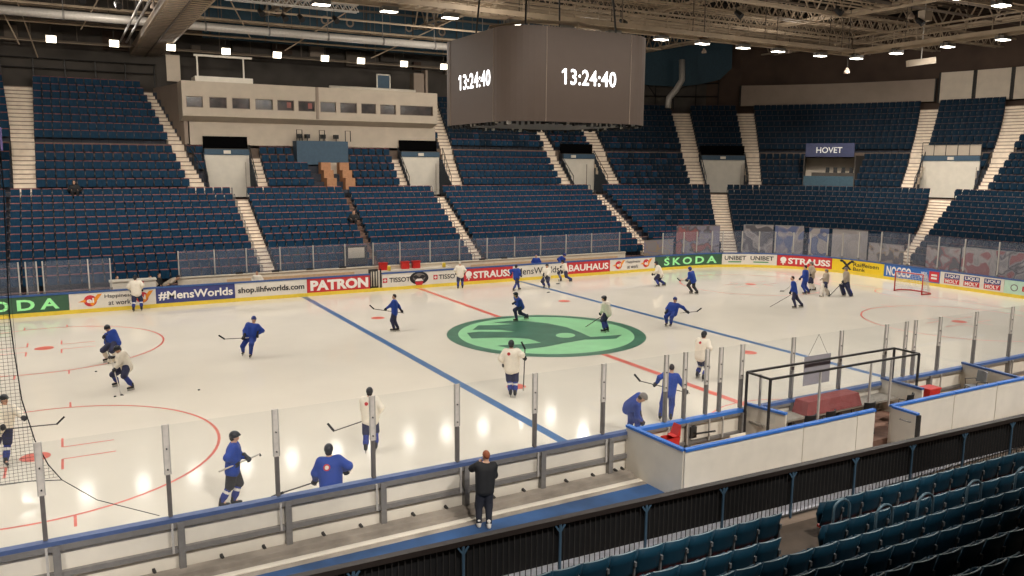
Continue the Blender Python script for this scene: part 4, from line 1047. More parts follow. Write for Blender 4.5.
# ------------------------------------------------------------------ lights
def fixture(x, y, z, hang, tgt, label, big=False, energy=500, cone=165, group='arena lamps', stand_fill=None):
    root = thing('arena_lamp', (x,y,z), label, 'lamp', group=group)
    d = (Vector(tgt)-Vector((x,y,z))).normalized()
    u = d.cross(Vector((0,0,1)))
    u = u.normalized() if u.length > .05 else Vector((1,0,0))
    w = u.cross(d); c = Vector((x,y,z)); hw, hh = (.3,.23) if big else (.4,.26)
    def slab(e0, e1, sw, sh): return [c+u*a*sw+w*b*sh+d*e for e in (e0, e1) for a, b in ((-1,-1),(1,-1),(1,1),(-1,1))]
    mb = MB(); mb.quad8(slab(-.22, 0, hw, hh)); mb.build('housing', STEEL, root)
    mb = MB(); mb.quad8(slab(.0, .03, hw*.92, hh*.9)); mb.build('lens', LENSB if big else LENS, root)
    mb = MB(); mb.tube([c-u*(hw+.03), c-u*(hw+.03)-d*.3, c+u*(hw+.03)-d*.3, c+u*(hw+.03)], .02, 6); mb.build('yoke', DSTEEL, root)
    mb = MB(); mb.tube([c-d*.3, (x,y,hang)], .02, 6); mb.build('hanger', DSTEEL, root)
    ld = bpy.data.lights.new('lamp_light', 'SPOT'); ld.energy = energy; ld.color = (1,.95,.885); ld.spot_size = radians(cone); ld.spot_blend = .5; ld.shadow_soft_size = .55 if big else .3
    lo = bpy.data.objects.new('lamp_light', ld); C.objects.link(lo); lo.parent = root
    lo.matrix_local = Matrix.Translation(d*.08) @ d.to_track_quat('-Z', 'Y').to_matrix().to_4x4()
    if stand_fill:  # extra spot added at the fixture to brighten the stand
        l2 = bpy.data.lights.new('stand_fill_light', 'SPOT'); l2.energy = stand_fill[3]; l2.color = (1,.93,.83); l2.spot_size = radians(85); l2.spot_blend = .9; l2.shadow_soft_size = .3
        o2 = bpy.data.objects.new('stand_fill_light', l2); C.objects.link(o2); o2.parent = root
        e = (Vector(stand_fill[:3])-c).normalized(); o2.matrix_local = Matrix.Translation(e*.35) @ e.to_track_quat('-Z', 'Y').to_matrix().to_4x4()
GZ = 15.0
gx = [-30,-26.2,-22.4,-18.6,-14.8,-11.2,-7.61,-4.28,-1.01,2.59,5.93,9.12,12.6,15.8,19.16,22.24,26.2]
E_G, E_F = 870, 110
for k, x in enumerate(gx):
    fixture(x, 8.0, GZ-.1, GZ+.3, (x, 8.5, 0), 'white flood lamp under the far gantry beam, %s from its left end' % ordn[k], energy=E_G, stand_fill=(x, 29, 7.5, 2100) if k % 2 == 0 and x < 23 else None)
for k, x in enumerate(gx):
    fixture(x, -8.0, GZ-.1, GZ+.3, (x, -8.5, 0), 'white flood lamp under the near gantry beam, %s from its left end' % ordn[k], energy=E_G*.62)
for k, y in enumerate((7.6, 4.57, 1.06, -2.29, -5.6)):
    fixture(29.3, y, GZ-.1, GZ+.3, (30, y, 0), 'white flood lamp under the right end gantry beam, %s from the far side' % ordn[k], energy=E_G, stand_fill=(46, y*1.3+6, 8, 3400) if k % 2 == 0 else None)
    fixture(-29.3, y, GZ-.1, GZ+.3, (-30, y, 0), 'white flood lamp under the left end gantry beam, %s from the far side' % ordn[k], energy=E_G)
for k, x in enumerate((-22.3,-18.73,-15.13,-11.66,-8.09,-4.57,-1.07,1.7,5.18,8.59,12.1,15.6,19.1)):
    fixture(x, 30, 15.25, 16.2, (x*.6-3, -8, 2), 'glaring flood lamp above the far stand, %s from left' % ordn[k], True, E_F, 110, 'glaring lamps above the far stand')

for k, x in enumerate((-25,-19,-13,-7,-1,5,11)):
    fixture(x, -27, 13.5, 16, (x, -15.5, 0), 'flood lamp above the near stand, %s from left' % ordn[k], True, 4300, 50, 'lamps above the near stand')
for k, (x, y) in enumerate(((-20,0),(0,4),(18,0),(30,14),(6,22),(-16,22),(36,2),(20,26))):  # fill lights added to brighten the roof, without any fixture
    ld = bpy.data.lights.new('roof_fill_light', 'POINT'); ld.energy = 330; ld.color = (1,.92,.82); ld.shadow_soft_size = .4
    lo = bpy.data.objects.new('roof_fill_light', ld); C.objects.link(lo); lo.location = (x, y, 16.2)
# ------------------------------------------------------------------ gantry
root = thing('lighting_gantry', (0,0,GZ), 'rectangular beige lighting gantry hung under the roof', 'gantry')
HX, HY = 29.3, 8.0
mb = MB()
for a, b in (((-HX,HY),(HX,HY)),((-HX,-HY),(HX,-HY)),((-HX,-HY),(-HX,HY)),((HX,-HY),(HX,HY))):
    a = Vector((*a,0)); b = Vector((*b,0)); z = Vector((0,0,GZ+.25))
    mb.bar(a+z, b+z, .16, .34)
    q = (b-a).normalized().cross(Vector((0,0,1))); c = Vector((0,0,0))-(a+b)/2
    q = q if q.dot(c) > 0 else -q
    mb.bar(a+z+q*1.0, b+z+q*1.0, .1, .24)
mb.build('lower_beam', TRUSS, root)
mb = MB()
for a, b in (((-HX,HY),(HX,HY)),((-HX,-HY),(HX,-HY)),((-HX,-HY),(-HX,HY)),((HX,-HY),(HX,HY))):
    a = Vector((*a,0)); b = Vector((*b,0))
    for h in (.85, 1.35): mb.bar(a+Vector((0,0,GZ+h)), b+Vector((0,0,GZ+h)), .07 if h < 1 else .11)
    n = int((b-a).length/1.6)
    for k in range(n+1):
        p = a+(b-a)*(k/n); mb.bar(p+Vector((0,0,GZ+.3)), p+Vector((0,0,GZ+1.35)), .05)
mb.build('guard_rail', TRUSS, root)
mb = MB()
for k in range(int(HX*2/.5)):
    x = -HX+.5*k
    for y in (HY, -HY): mb.bar((x,y,GZ+.3), (x,y-math.copysign(1.0,y),GZ+.3), .06, .04)
for k in range(32):
    y = -HY+.5*k
    for x in (HX, -HX): mb.bar((x,y,GZ+.3), (x-math.copysign(1.0,x),y,GZ+.3), .06, .04)
mb.build('walkway_grating', TRUSSD, root)
for x, y in [(x, y) for x in range(-27, 31, 6) for y in (HY, -HY, HY-1, -HY+1)]+[(x, y) for x in (HX, -HX) for y in (-4, 0, 4)]:
    mb = MB(); mb.tube([(x,y,GZ+.3),(x,y,21.4)], .03, 5); mb.build('suspension_rod', TRUSSD, root)
mb = MB()   # inner rails
for z, hx, hy in ((17.0, 25.5, 5.5), (17.5, 22, 3.5)):
    for a, b in (((-hx,hy),(hx,hy)),((hx,-hy),(hx,hy)),((-hx,-hy),(hx,-hy))): mb.bar((*a,z), (*b,z), .14)
mb.build('inner_rail', TRUSS, root)

# ------------------------------------------------------------------ roof trusses and pipes
def truss(a, b, h, w, pan, label, mat, chord=.14, web=.07):
    a = Vector(a); b = Vector(b); d = (b-a); L = d.length; d.normalize(); q = d.cross(Vector((0,0,1))).normalized()*w/2
    root = thing('roof_truss', a, label, 'truss', group='roof trusses')
    up = Vector((0,0,h))
    mb = MB()
    for s in (-1, 1): mb.bar(a+q*s, b+q*s, chord); mb.bar(a+q*s+up, b+q*s+up, chord)
    mb.build('chord', mat, root)
    mb = MB(); n = max(2, int(L/pan))
    for k in range(n):
        p0 = a+d*(L*k/n); p1 = a+d*(L*(k+.5)/n); p2 = a+d*(L*(k+1)/n)
        for s in (-1, 1): mb.bar(p0+q*s, p1+q*s+up, web); mb.bar(p1+q*s+up, p2+q*s, web)
        mb.bar(p0-q, p0+q, web); mb.bar(p0-q+up, p0+q+up, web)
        mb.bar(p0-q, p2+q, web*.8)
    mb.build('web', mat, root)
for k, x in enumerate((-34,-22,-4,8,20,32,44)):
    truss((x,-40,18.6), (x,38,18.6), 2.0, .9, 2.2, 'wide roof truss crossing the hall, %s from the left end' % ordn[k], TRUSS, .16, .09)
for k, y in enumerate((-6,0,12,17,22.5)):
    truss((-44,y,17.7+.12*k), (56,y,17.7+.12*k), .8, .6, 1.1, 'slender truss along the hall, %s from the near side' % ordn[k], TRUSS, .09, .05)
rnd = random.Random(11)
for k in range(35):
    y = -9+1.32*k; z = rnd.uniform(18.4,20.6)
    mb = MB(); mb.bar((-45,y,z), (57,y,z), .12, .16); single(mb, 'roof_purlin', TRUSS if k % 2 else TRUSSD, (0,y,z), 'thin roof purlin along the hall, %s from the near side' % ordn[k], 'beam', 'roof purlins')
for k in range(14):
    y = -6.5+1.0*k; z = 17.15+.1*(k % 3)
    mb = MB(); mb.bar((-24,y,z), (26,y,z), .05, .08); single(mb, 'cable_rail', TRUSS, (0,y,z), 'slim rail above the gantry, %s from the near side' % ordn[k], 'rail', 'slim rails above the gantry')
# broad cable walkway rising towards the camera
root = thing('roof_catwalk', (-12.5,25,15.6), 'broad beige perforated catwalk crossing high above the left stand', 'catwalk')
mb = MB(); mb.box(-13.55, -11.55, -6, 38, 15.55, 15.68); mb.build('deck', M('catwalk_beige', (168,148,122), .7, var=.12, scale=2), root)
mb = MB()
for k in range(75):
    y = -6+.6*k; mb.box(-13.5, -11.6, y, y+.06, 15.5, 15.55)
mb.box(-12.58, -12.52, -6, 38, 15.45, 15.55); mb.build('deck_rib', TRUSSD, root)
mb = MB()
for x in (-13.6, -11.5): mb.box(x-.04, x+.04, -6, 38, 15.55, 16.0); mb.tube([(x,-6,16.7),(x,38,16.7)], .04, 6)
mb.build('side_rail', TRUSS, root)
mb = MB()
for x in (-14.1, -14.5): mb.tube([(x,0,15.9),(x,34,15.9)], .07, 6)
mb.build('side_pipe', ALU, root)
for y in range(-4, 38, 6):
    for x in (-13.6, -11.5): mb = MB(); mb.tube([(x,y,15.7),(x,y,21.4)], .03, 5); mb.build('suspension_rod', TRUSSD, root)
# ventilation duct and pipes above the far stand
root = thing('ventilation_duct', (0,26,16.2), 'long round grey duct running along above the far stand', 'duct')
mb = MB(); mb.tube([(-40,26,16.2),(14,26,16.2)], .26, 12); mb.build('pipe', ALU, root, True)
for x in range(-38, 14, 4):
    mb = MB(); mb.tube([(x-.06,26,16.2),(x+.06,26,16.2)], .29, 12); h = mb.build('hanger_collar', STEEL, root)
    mb = MB(); mb.tube([(x,26,16.4),(x,26,21.4)], .03, 5); mb.build('rod', STEEL, h)
for k, (y, z, r, mat) in enumerate(((30,16.25,.07,TRUSS),(30.6,16.7,.06,TRUSS),(28.2,17.1,.08,TRUSS),(33.5,15.6,.06,TRUSSD),(24.4,17.2,.07,TRUSS),(35.5,17.2,.09,TRUSSD),(32.2,17.6,.07,TRUSS),(36.5,15.9,.06,TRUSS))):
    root = thing('lamp_rail', (0,y,z), 'thin pipe rail above the far stand, %s of the set' % ordn[k], 'rail', group='pipe rails above the far stand')
    mb = MB(); mb.tube([(-42,y,z),(26,y,z)], r, 6); mb.build('tube', mat, root)
    for x in range(-40, 26, 6): mb = MB(); mb.tube([(x+k*.7,y,z),(x+k*.7,y,21.4)], .025, 5); mb.build('drop_rod', TRUSSD, root)
# bright lighting trusses near the top left
for k, (x0, x1, y, z) in enumerate(((-22,-14.4,21,16.9),(-9.6,-1.5,21,17.1))):
    truss((x0,y,z), (x1,y,z), .42, .42, .5, 'short bright box truss, %s of the catwalk' % ('left','right')[k], ALU, .07, .04)
for k, (x, y, z) in enumerate(((-19.5,21.2,16.5),(-17.2,21.2,16.5),(-15.4,21.2,16.4),(-7.6,21.2,16.7),(-5.2,21.2,16.6),(-3,21.2,16.7),(-6.2,21.2,16.55),(12.6,12,16.6),(16,5.5,16.4),(22,3.5,16.8),(27.5,2,16.5))):
    root = thing('stage_spotlight', (x,y,z), 'small black stage spotlight, %s in the roof from the left' % ordn[k], 'spotlight', group='stage spotlights')
    mb = MB(); mb.tube([(x,y,z),(x+.1,y-.35,z-.3)], [.14,.19], 10); mb.build('barrel', BLACK, root)
    mb = MB(); mb.tube([(x,y,z),(x,y,z+.55)], .03, 6); mb.build('clamp', BLACK, root)
# hanging white devices
for k, (px, py, y) in enumerate(((154,7,22),(704,52,22),(789,52,20),(847,72,10),(911,17,3))):
    p = at(px, py, y=y)
    root = thing('hanging_speaker', p, 'small white hanging device, %s from left under the roof' % ordn[k], 'speaker', group='small white hanging devices')
    mb = MB(); mb.lathe([(.07,.3),(.1,.2),(.2,.06),(.21,-.06),(.17,-.1)], p, 12); mb.build('body', TAUPE, root, True)
    mb = MB(); mb.tube([p+Vector((0,0,.4)), (p.x,p.y,21.4)], .025, 5); mb.build('rod', DSTEEL, root)
p = at(921, 62, y=6); root = thing('hanging_box', p, 'white rectangular box hanging on a rod at right under the gantry', 'box')
mb = MB(); rv_ = Vector((cos(YAW), -sin(YAW), .13)).normalized(); mb.bar(p-rv_*.95, p+rv_*.95, .35, .42); mb.build('body', BEIGE, root)
mb = MB(); mb.tube([p+Vector((0,0,.2)), (p.x,p.y,21.4)], .04, 6); mb.build('rod', ALU, root)
p = at(925, 16, y=2); root = thing('hanging_box', p, 'small white box hanging on a rod near the top right', 'box')
mb = MB(); mb.box(p.x-.35, p.x+.35, p.y-.25, p.y+.25, p.z-.3, p.z+.3); mb.build('body', BEIGE, root)
mb = MB(); mb.tube([p+Vector((0,0,.2)), (p.x,p.y,21.4)], .04, 6); mb.build('rod', ALU, root)
# dark teal roof drop with round vents behind the cube
root = thing('roof_drop', (6,34,16.4), 'dark teal panelled roof drop with round vents above the press box', 'panel')
mb = MB(); mb.box(-9, 26, 33.8, 34, 16.6, 21); mb.build('panel', TEAL, root)
for k in range(9): x = -8.5+4*k; mb = MB(); mb.box(x-.05, x+.05, 33.74, 33.8, 16.6, 21); mb.build('panel_seam', DSTEEL, root)
for k, px in enumerate((325, 350, 409, 442)):
    p = at(px, (20,23,28,32)[k], y=33.75); mb = MB()
    for q in range(16):
        a, b = 2*pi*q/16, 2*pi*(q+1)/16
        mb.face([p+Vector((r*cos(t),0,r*sin(t))) for r, t in ((.2,a),(.34,a),(.34,b),(.2,b))][::-1])
    mb.build('round_vent', TAUPE, root)
# teal curtain and bent duct behind the right edge of the cube
p0 = [P(s, 20.6, 16.3) for s in (25.2,25.8,26.4,26.9)]
mb = MB(); ss = [24.3,25,25.6,26.2,26.8,27.1]
for a, b, za, zb in zip(ss, ss[1:], (15.6,15.5,15.4,15.6,16.1), (15.5,15.4,15.6,16.1,17.2)):
    mb.face([P(a,22.6,za), P(b,22.6,zb), P(b,22.6,21), P(a,22.6,21)][::-1])
single(mb, 'teal_curtain', TEAL, P(25.8,22.6,15.4), 'dark teal curtain high in the corner right of the scoreboard', 'curtain')
root = thing('bent_duct', P(25.8,22,13.5), 'silver bent duct in the corner right of the scoreboard', 'duct')
q = [atdepth(px, py, 78) for px, py in ((682,60),(682,80),(676,90),(669,98),(668,108))]
mb = MB(); mb.tube(q, .3, 10); mb.build('pipe', ALU, root, True)
# railing frames on the back wall of the corner
root = thing('corner_scaffold', P(26,23.2,13.6), 'dark scaffold frame on the back wall right of the scoreboard', 'scaffold')
for s in (24.6,25.1,25.6,26.2,26.8): mb = MB(); mb.tube([P(s,23.3,13.2), P(s,23.3,17)], .05, 5); mb.build('upright', BLACK, root)
mb = MB()
for z in (14.5,15.8,16.9): mb.tube([P(s,23.3,z) for s in (24.6,25.1,25.6,26.2,26.8)], .05, 5)
mb.build('crossbar', BLACK, root)
mb = MB(); mb.tube([P(24.6,23.3,16.9), P(25.1,23.3,14.5)], .05, 5); mb.tube([P(25.6,23.3,15), P(26.8,23.3,16.9)], .05, 5); mb.build('brace', BLACK, root)
# pale panels at the back of the end stand
def bpanel(s0, s1, z0, z1, mat, label):
    root = thing('wall_panel', P((s0+s1)/2,22.7,z0), label, 'panel', group='pale panels above the end stand')
    mb = MB(); sl = srange(s0, s1, .4)
    for a, b in zip(sl, sl[1:]): mb.quad8([P(a,22.6,z0),P(b,22.6,z0),P(b,22.7,z0),P(a,22.7,z0),P(a,22.6,z1),P(b,22.6,z1),P(b,22.7,z1),P(a,22.7,z1)])
    mb.build('sheet', mat, root)
    mb = MB()
    for s in (s0, s1): mb.bar(P(s,22.55,z0), P(s,22.55,z1), .12)
    mb.build('edge_post', DSTEEL, root)
bpanel(27.36, 32.18, 13.5, 15.5, TAUPE, 'long taupe panel above the end stand')
for k, (a, b) in enumerate(((32.26,33.03),(33.07,33.86),(33.9,35.2))): bpanel(a, b, 13.35, 16.0, BEIGE, 'framed beige panel, %s right of the long taupe panel' % ordn[k])
# railings and dark clutter on the back wall of the left stand
root = thing('wall_railing', (-16,38.4,13.6), 'dark railing along the top of the left stand', 'railing')
mb = MB()
for z in (14.2, 14.9): mb.tube([(-32,38.2,z),(-11.9,38.2,z)], .05, 5)
mb.build('rail', DSTEEL, root)
mb = MB()
for k in range(11): mb.tube([(-32+2*k,38.2,13),(-32+2*k,38.2,14.9)], .05, 5)
mb.build('baluster', DSTEEL, root)
rnd = random.Random(5)
for k in range(16):
    x = -34+3.1*k; z0 = 15.6+rnd.uniform(0,.8)
    mb = MB(); mb.box(x, x+rnd.uniform(.5,1.8), 38.3, 38.7, z0, z0+rnd.uniform(.5,1.6)); single(mb, 'vent_box', (TRUSSD, DARKW, BROWNW, TAUPE)[k % 4], (x,38.5,z0), 'dull vent box high on the far back wall, %s from left' % ordn[k], 'vent', 'vent boxes on the back wall')
# diagonal stays
for k, (a, b) in enumerate((((-23,24,21),(-20.5,30,14.8)),((-14,26,21),(-17,30,16)),((-10.5,24,21),(-6.8,28,16)),((-4,30,15.6),(3,22,20.5)),((2.5,30,15.5),(9,24,19)),((-21.5,22,21),(-19.6,34,14.5)))):
    mb = MB(); mb.tube([a, b], .045, 6); single(mb, 'diagonal_stay', TRUSS, b, 'diagonal stay bar under the roof, %s from left' % ordn[k], 'bar', 'diagonal stays')
# small banner at the left edge of the upper stand
mb = MB(); mb.box(-23.2, -21.75, 28.0, 28.05, 8.2, 9.6); single(mb, 'club_banner', M('purple_cloth', (110,96,150), .7), (-22.4,28,8.2), 'small purple banner at the left edge of the upper stand', 'banner')

w = bpy.data.worlds.new('World'); bpy.context.scene.world = w; w.use_nodes = True
w.node_tree.nodes['Background'].inputs[0].default_value = (.9,.85,.8,1); w.node_tree.nodes['Background'].inputs[1].default_value = .02
bpy.context.scene.view_settings.view_transform = 'Standard'
bpy.context.scene.view_settings.exposure = .38
bpy.context.scene.cycles.transparent_max_bounces = 16
# ------------------------------------------------------------------ people: smooth surfaces grown round a posed skeleton
def A(v): return np.array([v[0], v[1], v[2]], dtype=np.float64)
def sd_cone(p, a, b, r0, r1):
    a = A(a); b = A(b); ab = b-a; L2 = max(1e-9, ab @ ab)
    t = np.clip(((p-a) @ ab)/L2, 0, 1)
    return np.linalg.norm(p-a-t[:, None]*ab, axis=1)-(r0+(r1-r0)*t)
def sd_ell(p, c, r, R=None):
    q = p-A(c)
    if R is not None: q = q @ R       # columns of R are the axes
    r = np.array(r); k0 = np.linalg.norm(q/r, axis=1); k1 = np.linalg.norm(q/(r*r), axis=1)
    return k0*(k0-1)/np.maximum(k1, 1e-6)
def field(prims, p):
    F = None
    for pr in prims:
        d = sd_cone(p, *pr[1:5]) if pr[0] == 'c' else sd_ell(p, *pr[1:4])
        k = pr[5] if pr[0] == 'c' and len(pr) > 5 else pr[4] if pr[0] == 'e' and len(pr) > 4 else .04
        if F is None: F = d
        elif k <= 0: F = np.minimum(F, d)
        else:
            h = np.clip(.5+.5*(F-d)/k, 0, 1); F = F*(1-h)+d*h-k*h*(1-h)
    return F
def grow(prims, res, cut=None):
    lo = np.full(3, 1e9); hi = np.full(3, -1e9)
    for pr in prims:
        if pr[0] == 'c':
            for q, r in ((pr[1], pr[3]), (pr[2], pr[4])): lo = np.minimum(lo, A(q)-r); hi = np.maximum(hi, A(q)+r)
        else: r = max(pr[2]); lo = np.minimum(lo, A(pr[1])-r); hi = np.maximum(hi, A(pr[1])+r)
    lo -= res*2.5; hi += res*2.5
    n = np.ceil((hi-lo)/res).astype(int)+1
    g = np.stack(np.meshgrid(*[lo[k]+res*np.arange(n[k]) for k in range(3)], indexing='ij'), -1)
    pts = g.reshape(-1, 3); F = field(prims, pts)
    if cut is not None: F = np.maximum(F, cut(pts))
    F = F.reshape(n); ins = F < 0
    cnr = [(i, j, k) for i in (0, 1) for j in (0, 1) for k in (0, 1)]
    sl = lambda arr, c: arr[c[0]:n[0]-1+c[0], c[1]:n[1]-1+c[1], c[2]:n[2]-1+c[2]]
    cnt = sum(sl(ins, c).astype(int) for c in cnr)
    act = np.argwhere((cnt > 0) & (cnt < 8))
    idx = -np.ones(n-1, dtype=int); idx[tuple(act.T)] = np.arange(len(act))
    acc = np.zeros((len(act), 3)); num = np.zeros(len(act))
    for c0 in cnr:
        for ax in range(3):
            if c0[ax]: continue
            c1 = list(c0); c1[ax] = 1
            f0 = F[tuple((act+c0).T)]; f1 = F[tuple((act+c1).T)]
            m = (f0 < 0) != (f1 < 0)
            t = np.where(m, f0/np.where(m, f0-f1, 1), 0)
            q = np.tile(np.array(c0, float), (len(act), 1)); q[:, ax] = t
            acc[m] += q[m]; num[m] += 1
    V = lo+(act+acc/num[:, None])*res
    faces = []
    for ax in range(3):
        u, v = (ax+1) % 3, (ax+2) % 3
        s0 = [slice(None)]*3; s1 = [slice(None)]*3; s0[ax] = slice(0, -1); s1[ax] = slice(1, None)
        for sg in (0, 1):
            e = (ins[tuple(s0)] & ~ins[tuple(s1)]) if sg == 0 else (~ins[tuple(s0)] & ins[tuple(s1)])
            E = np.argwhere(e); E = E[(E[:, u] > 0) & (E[:, v] > 0) & (E[:, u] < n[u]-1) & (E[:, v] < n[v]-1)]
            if not len(E): continue
            du = np.zeros(3, int); dv = np.zeros(3, int); du[u] = 1; dv[v] = 1
            q = [idx[tuple(x.T)] for x in (E-du-dv, E-dv, E, E-du)]
            q = np.stack(q if sg == 0 else q[::-1], 1)
            faces.append(q)
    f = np.concatenate(faces)
    return V, f[(f >= 0).all(1)]
def skin_part(name, prims, res, mat, parent, cut=None, matfn=None):
    V, f = grow(prims, res, cut)
    me = bpy.data.meshes.new(name); me.from_pydata(V.tolist(), [], f.tolist())
    mats = mat if isinstance(mat, list) else [mat]
    for m in mats: me.materials.append(m)
    if matfn is not None: me.polygons.foreach_set('material_index', matfn(V[f].mean(1)).astype(np.int32))
    me.polygons.foreach_set('use_smooth', [True]*len(me.polygons)); me.update()
    o = bpy.data.objects.new(name, me); C.objects.link(o); o.parent = parent; WORLD[o.name] = WORLD[parent.name]
    return o
def ik(a, b, l1, l2, pole):
    d = b-a; L = d.length
    if L > (l1+l2)*.985: d = d*((l1+l2)*.985/L); b = a+d; L = d.length
    if L < .12: L = .12
    n = d.normalized(); x = (l1*l1-l2*l2+L*L)/(2*L); h = sqrt(max(0, l1*l1-x*x))
    q = pole-n*pole.dot(n); q = q.normalized() if q.length > 1e-4 else Vector((0,0,1))
    return a+n*x+q*h, b

SKIN = M('skin', (206,160,132), .55, var=.05); HAIR_D = M('hair_dark', (40,30,26), .7); HAIR_R = M('hair_ginger', (150,84,52), .7)
J_W = M('jersey_white', (236,226,208), .75, var=.05, scale=9); J_B = M('jersey_blue', (25,62,152), .7, var=.1, scale=9)
J_G = M('jersey_grey', (172,158,140), .75, var=.08, scale=9)
P_N = M('pants_navy', (44,46,76), .75, var=.15, scale=9); P_K = M('pants_black', (48,46,48), .75, var=.15); P_B = M('pants_blue', (27,56,138), .7, var=.1)
SO_B = M('sock_blue', (44,58,132), .75, var=.1); SO_W = M('sock_white', (226,216,202), .75); STRIPE = M('sock_stripe', (222,216,208), .7)
SK = M('skate_black', (36,34,36), .45); BLADE = M('blade_steel', (186,184,180), .25, .8)
GL = M('glove_black', (34,34,40), .55, var=.15); HE_K = M('helmet_black', (34,36,42), .35); HE_G = M('helmet_grey', (128,120,112), .4); HE_B = M('helmet_blue', (40,54,120), .4)
STK = M('stick_grey', (92,86,80), .5); STW = M('stick_pale', (190,182,170), .5); BLT = M('blade_tape', (30,30,32), .6)
CL_K = M('clothes_black', (28,28,30), .8, var=.2); CL_N = M('trousers_dark', (32,34,44), .8, var=.2); SHOE_W = M('sneaker_white', (224,214,200), .6)
EYE = M('eye_dark', (40,30,28), .3); LIP = M('lip', (170,104,92), .6); CREST = M('crest_red', (196,48,48), .6); CRESTW = M('crest_white', (230,222,210), .6); TAGY = M('tag_yellow', (226,196,60), .6)

NPEOPLE = 0
def person(label, feet=None, head=None, face=0, pelvis=None, R=None, L=None, stick=None, top=J_W, legs=P_N, socks=SO_B, helmet=HE_K, hair=HAIR_D,
           skates=True, gloves=True, shoes=SK, look=0, tilt=0, crest=None, pos=None, sc=None, seat=False, pads=None, stripe=False, group=None, knee=None, sneak=None, hood=False):
    """feet, head, hands: sight points; an off value moves the point away from the camera."""
    global NPEOPLE; NPEOPLE += 1
    if label.startswith(('person in blue','person in plain blue','front person in blue','taller person in plain blue')): top = J_B
    if pos is None:
        F0, F1 = at(*feet[0], z=0), at(*feet[1], z=0)   # image left, image right
        base = (F0+F1)/2; base.z = 0
    else: base = Vector(pos); F0 = F1 = None
    bz = base.z; base0 = base.copy()
    hv = Vector((base.x-CAM.x, base.y-CAM.y, 0)).normalized(); rv = Vector((hv.y, -hv.x, 0))
    fa = radians(face); f = hv*cos(fa)+rv*sin(fa); rz = atan2(-f.x, f.y)
    dep = proj(base)[2]
    Mw = Matrix.Translation(base) @ Matrix.Rotation(rz, 4, 'Z'); Mi = Mw.inverted()
    root = bpy.data.objects.new('person', None); C.objects.link(root); root.location = base; root.rotation_euler = (0,0,rz); WORLD[root.name] = Mw
    tag(root, label, 'person', group)
    def pt(q):       # sight point -> local
        px, py = q[0], q[1]; off = q[2] if len(q) > 2 else 0
        if off == 'ice': return Mi @ at(px, py, z=.03)
        return Mi @ atdepth(px, py, dep+off)
    H = pt(head) if head else Vector((0, .02, 1.72))
    lift = .07 if skates else 0
    hh = H.z
    if pelvis: PV = pt(pelvis)
    elif seat: PV = Vector((0, 0, .12)) + Vector((0,0,seat))
    else: PV = Vector((H.x*.56, H.y*.56, H.z*.565))
    s = sc or (min(1.1, max(.85, H.length/(1.68+lift))) if not pelvis and not seat else 1.0)
    fine = dep < 24
    res = .02 if dep < 26 else .026 if dep < 40 else .032
    # spine
    T = (H-PV); Tl = T.length; td = T.normalized(); want = .70*s
    fwd = Vector((0,1,0)); right = Vector((1,0,0))
    neck = PV+td*(min(Tl, 1.05*want)*.755)
    Hc = neck+(H-neck).normalized()*.165*s
    rgt = (right-td*right.dot(td)).normalized(); front = td.cross(rgt)*-1
    front = front if front.dot(fwd) > -.2 else -front
    sh = [neck-td*.055*s+rgt*(q*.185*s) for q in (-1, 1)]      # L, R
    hip = [PV-td*.02*s+rgt*(q*.095*s) for q in (-1, 1)]
    # feet: order image-left, image-right -> person's left/right
    if F0 is not None:
        a, b = Mi @ F0, Mi @ F1
        if (a.x > b.x): a, b = b, a
        if (b-a).length < .12: a = a-Vector((.08,0,0)); b = b+Vector((.08,0,0))
        ft = [a, b]
    elif seat: ft = [Vector((-.12,.42,-.3)), Vector((.12,.42,-.3))]
    else: ft = [Vector((-.11,0,0)), Vector((.11,.02,0))]
    ank = []; kn = []
    for k in (0, 1):
        an = Vector((ft[k].x, ft[k].y-.05, ft[k].z+(.09+lift)*s))
        kk, an2 = ik(hip[k], an, .43*s, .42*s, Vector(((k*2-1)*.12, 1, .15)))
        kn.append(kk); ank.append(an2 if (an2-an).length < .02 else an)
    # hands
    hand = [None, None]; sa = None
    if stick:
        if 'butt' in stick: T0, B0 = pt(stick['butt']), pt(stick['B'])
        else:
            T0, B0 = pt(stick['T']), pt(stick['B'])
        sa = (B0-T0).normalized()
        for w, key in ((0, 'L'), (1, 'R')):
            if stick.get(key) is not None: hand[w] = T0+(B0-T0)*stick[key]
    for w, q in ((0, L), (1, R)):
        if q is not None and hand[w] is None: hand[w] = pt(q)
    for w in (0, 1):
        if hand[w] is None:
            sg = w*2-1
            hand[w] = PV+rgt*(sg*.27*s)+Vector((0,.16,.02*s)) if not seat else PV+Vector((sg*.16,.34,.12))
    el = []; wr = []
    for w in (0, 1):
        sg = w*2-1
        d = (hand[w]-sh[w]); wt = hand[w]-d.normalized()*.08*s if d.length > .1 else hand[w]
        e, w2 = ik(sh[w], wt, .29*s, .26*s, Vector((sg*.75, -.6, -.55)))
        if (w2-wt).length > .001: hand[w] = w2+(hand[w]-w2).normalized()*.08*s
        el.append(e); wr.append(w2)
    # head frame
    la = radians(look); ti = radians(tilt)
    hf = Vector((sin(la)*cos(ti), cos(la)*cos(ti), sin(ti))); hr = hf.cross(Vector((0,0,1))).normalized(); hu = hr.cross(hf)
    Rm = np.array([[hr.x, hf.x, hu.x], [hr.y, hf.y, hu.y], [hr.z, hf.z, hu.z]])
    def hp(x, y, z): return Hc+(hr*x+hf*y+hu*z)*s
    bare = not gloves
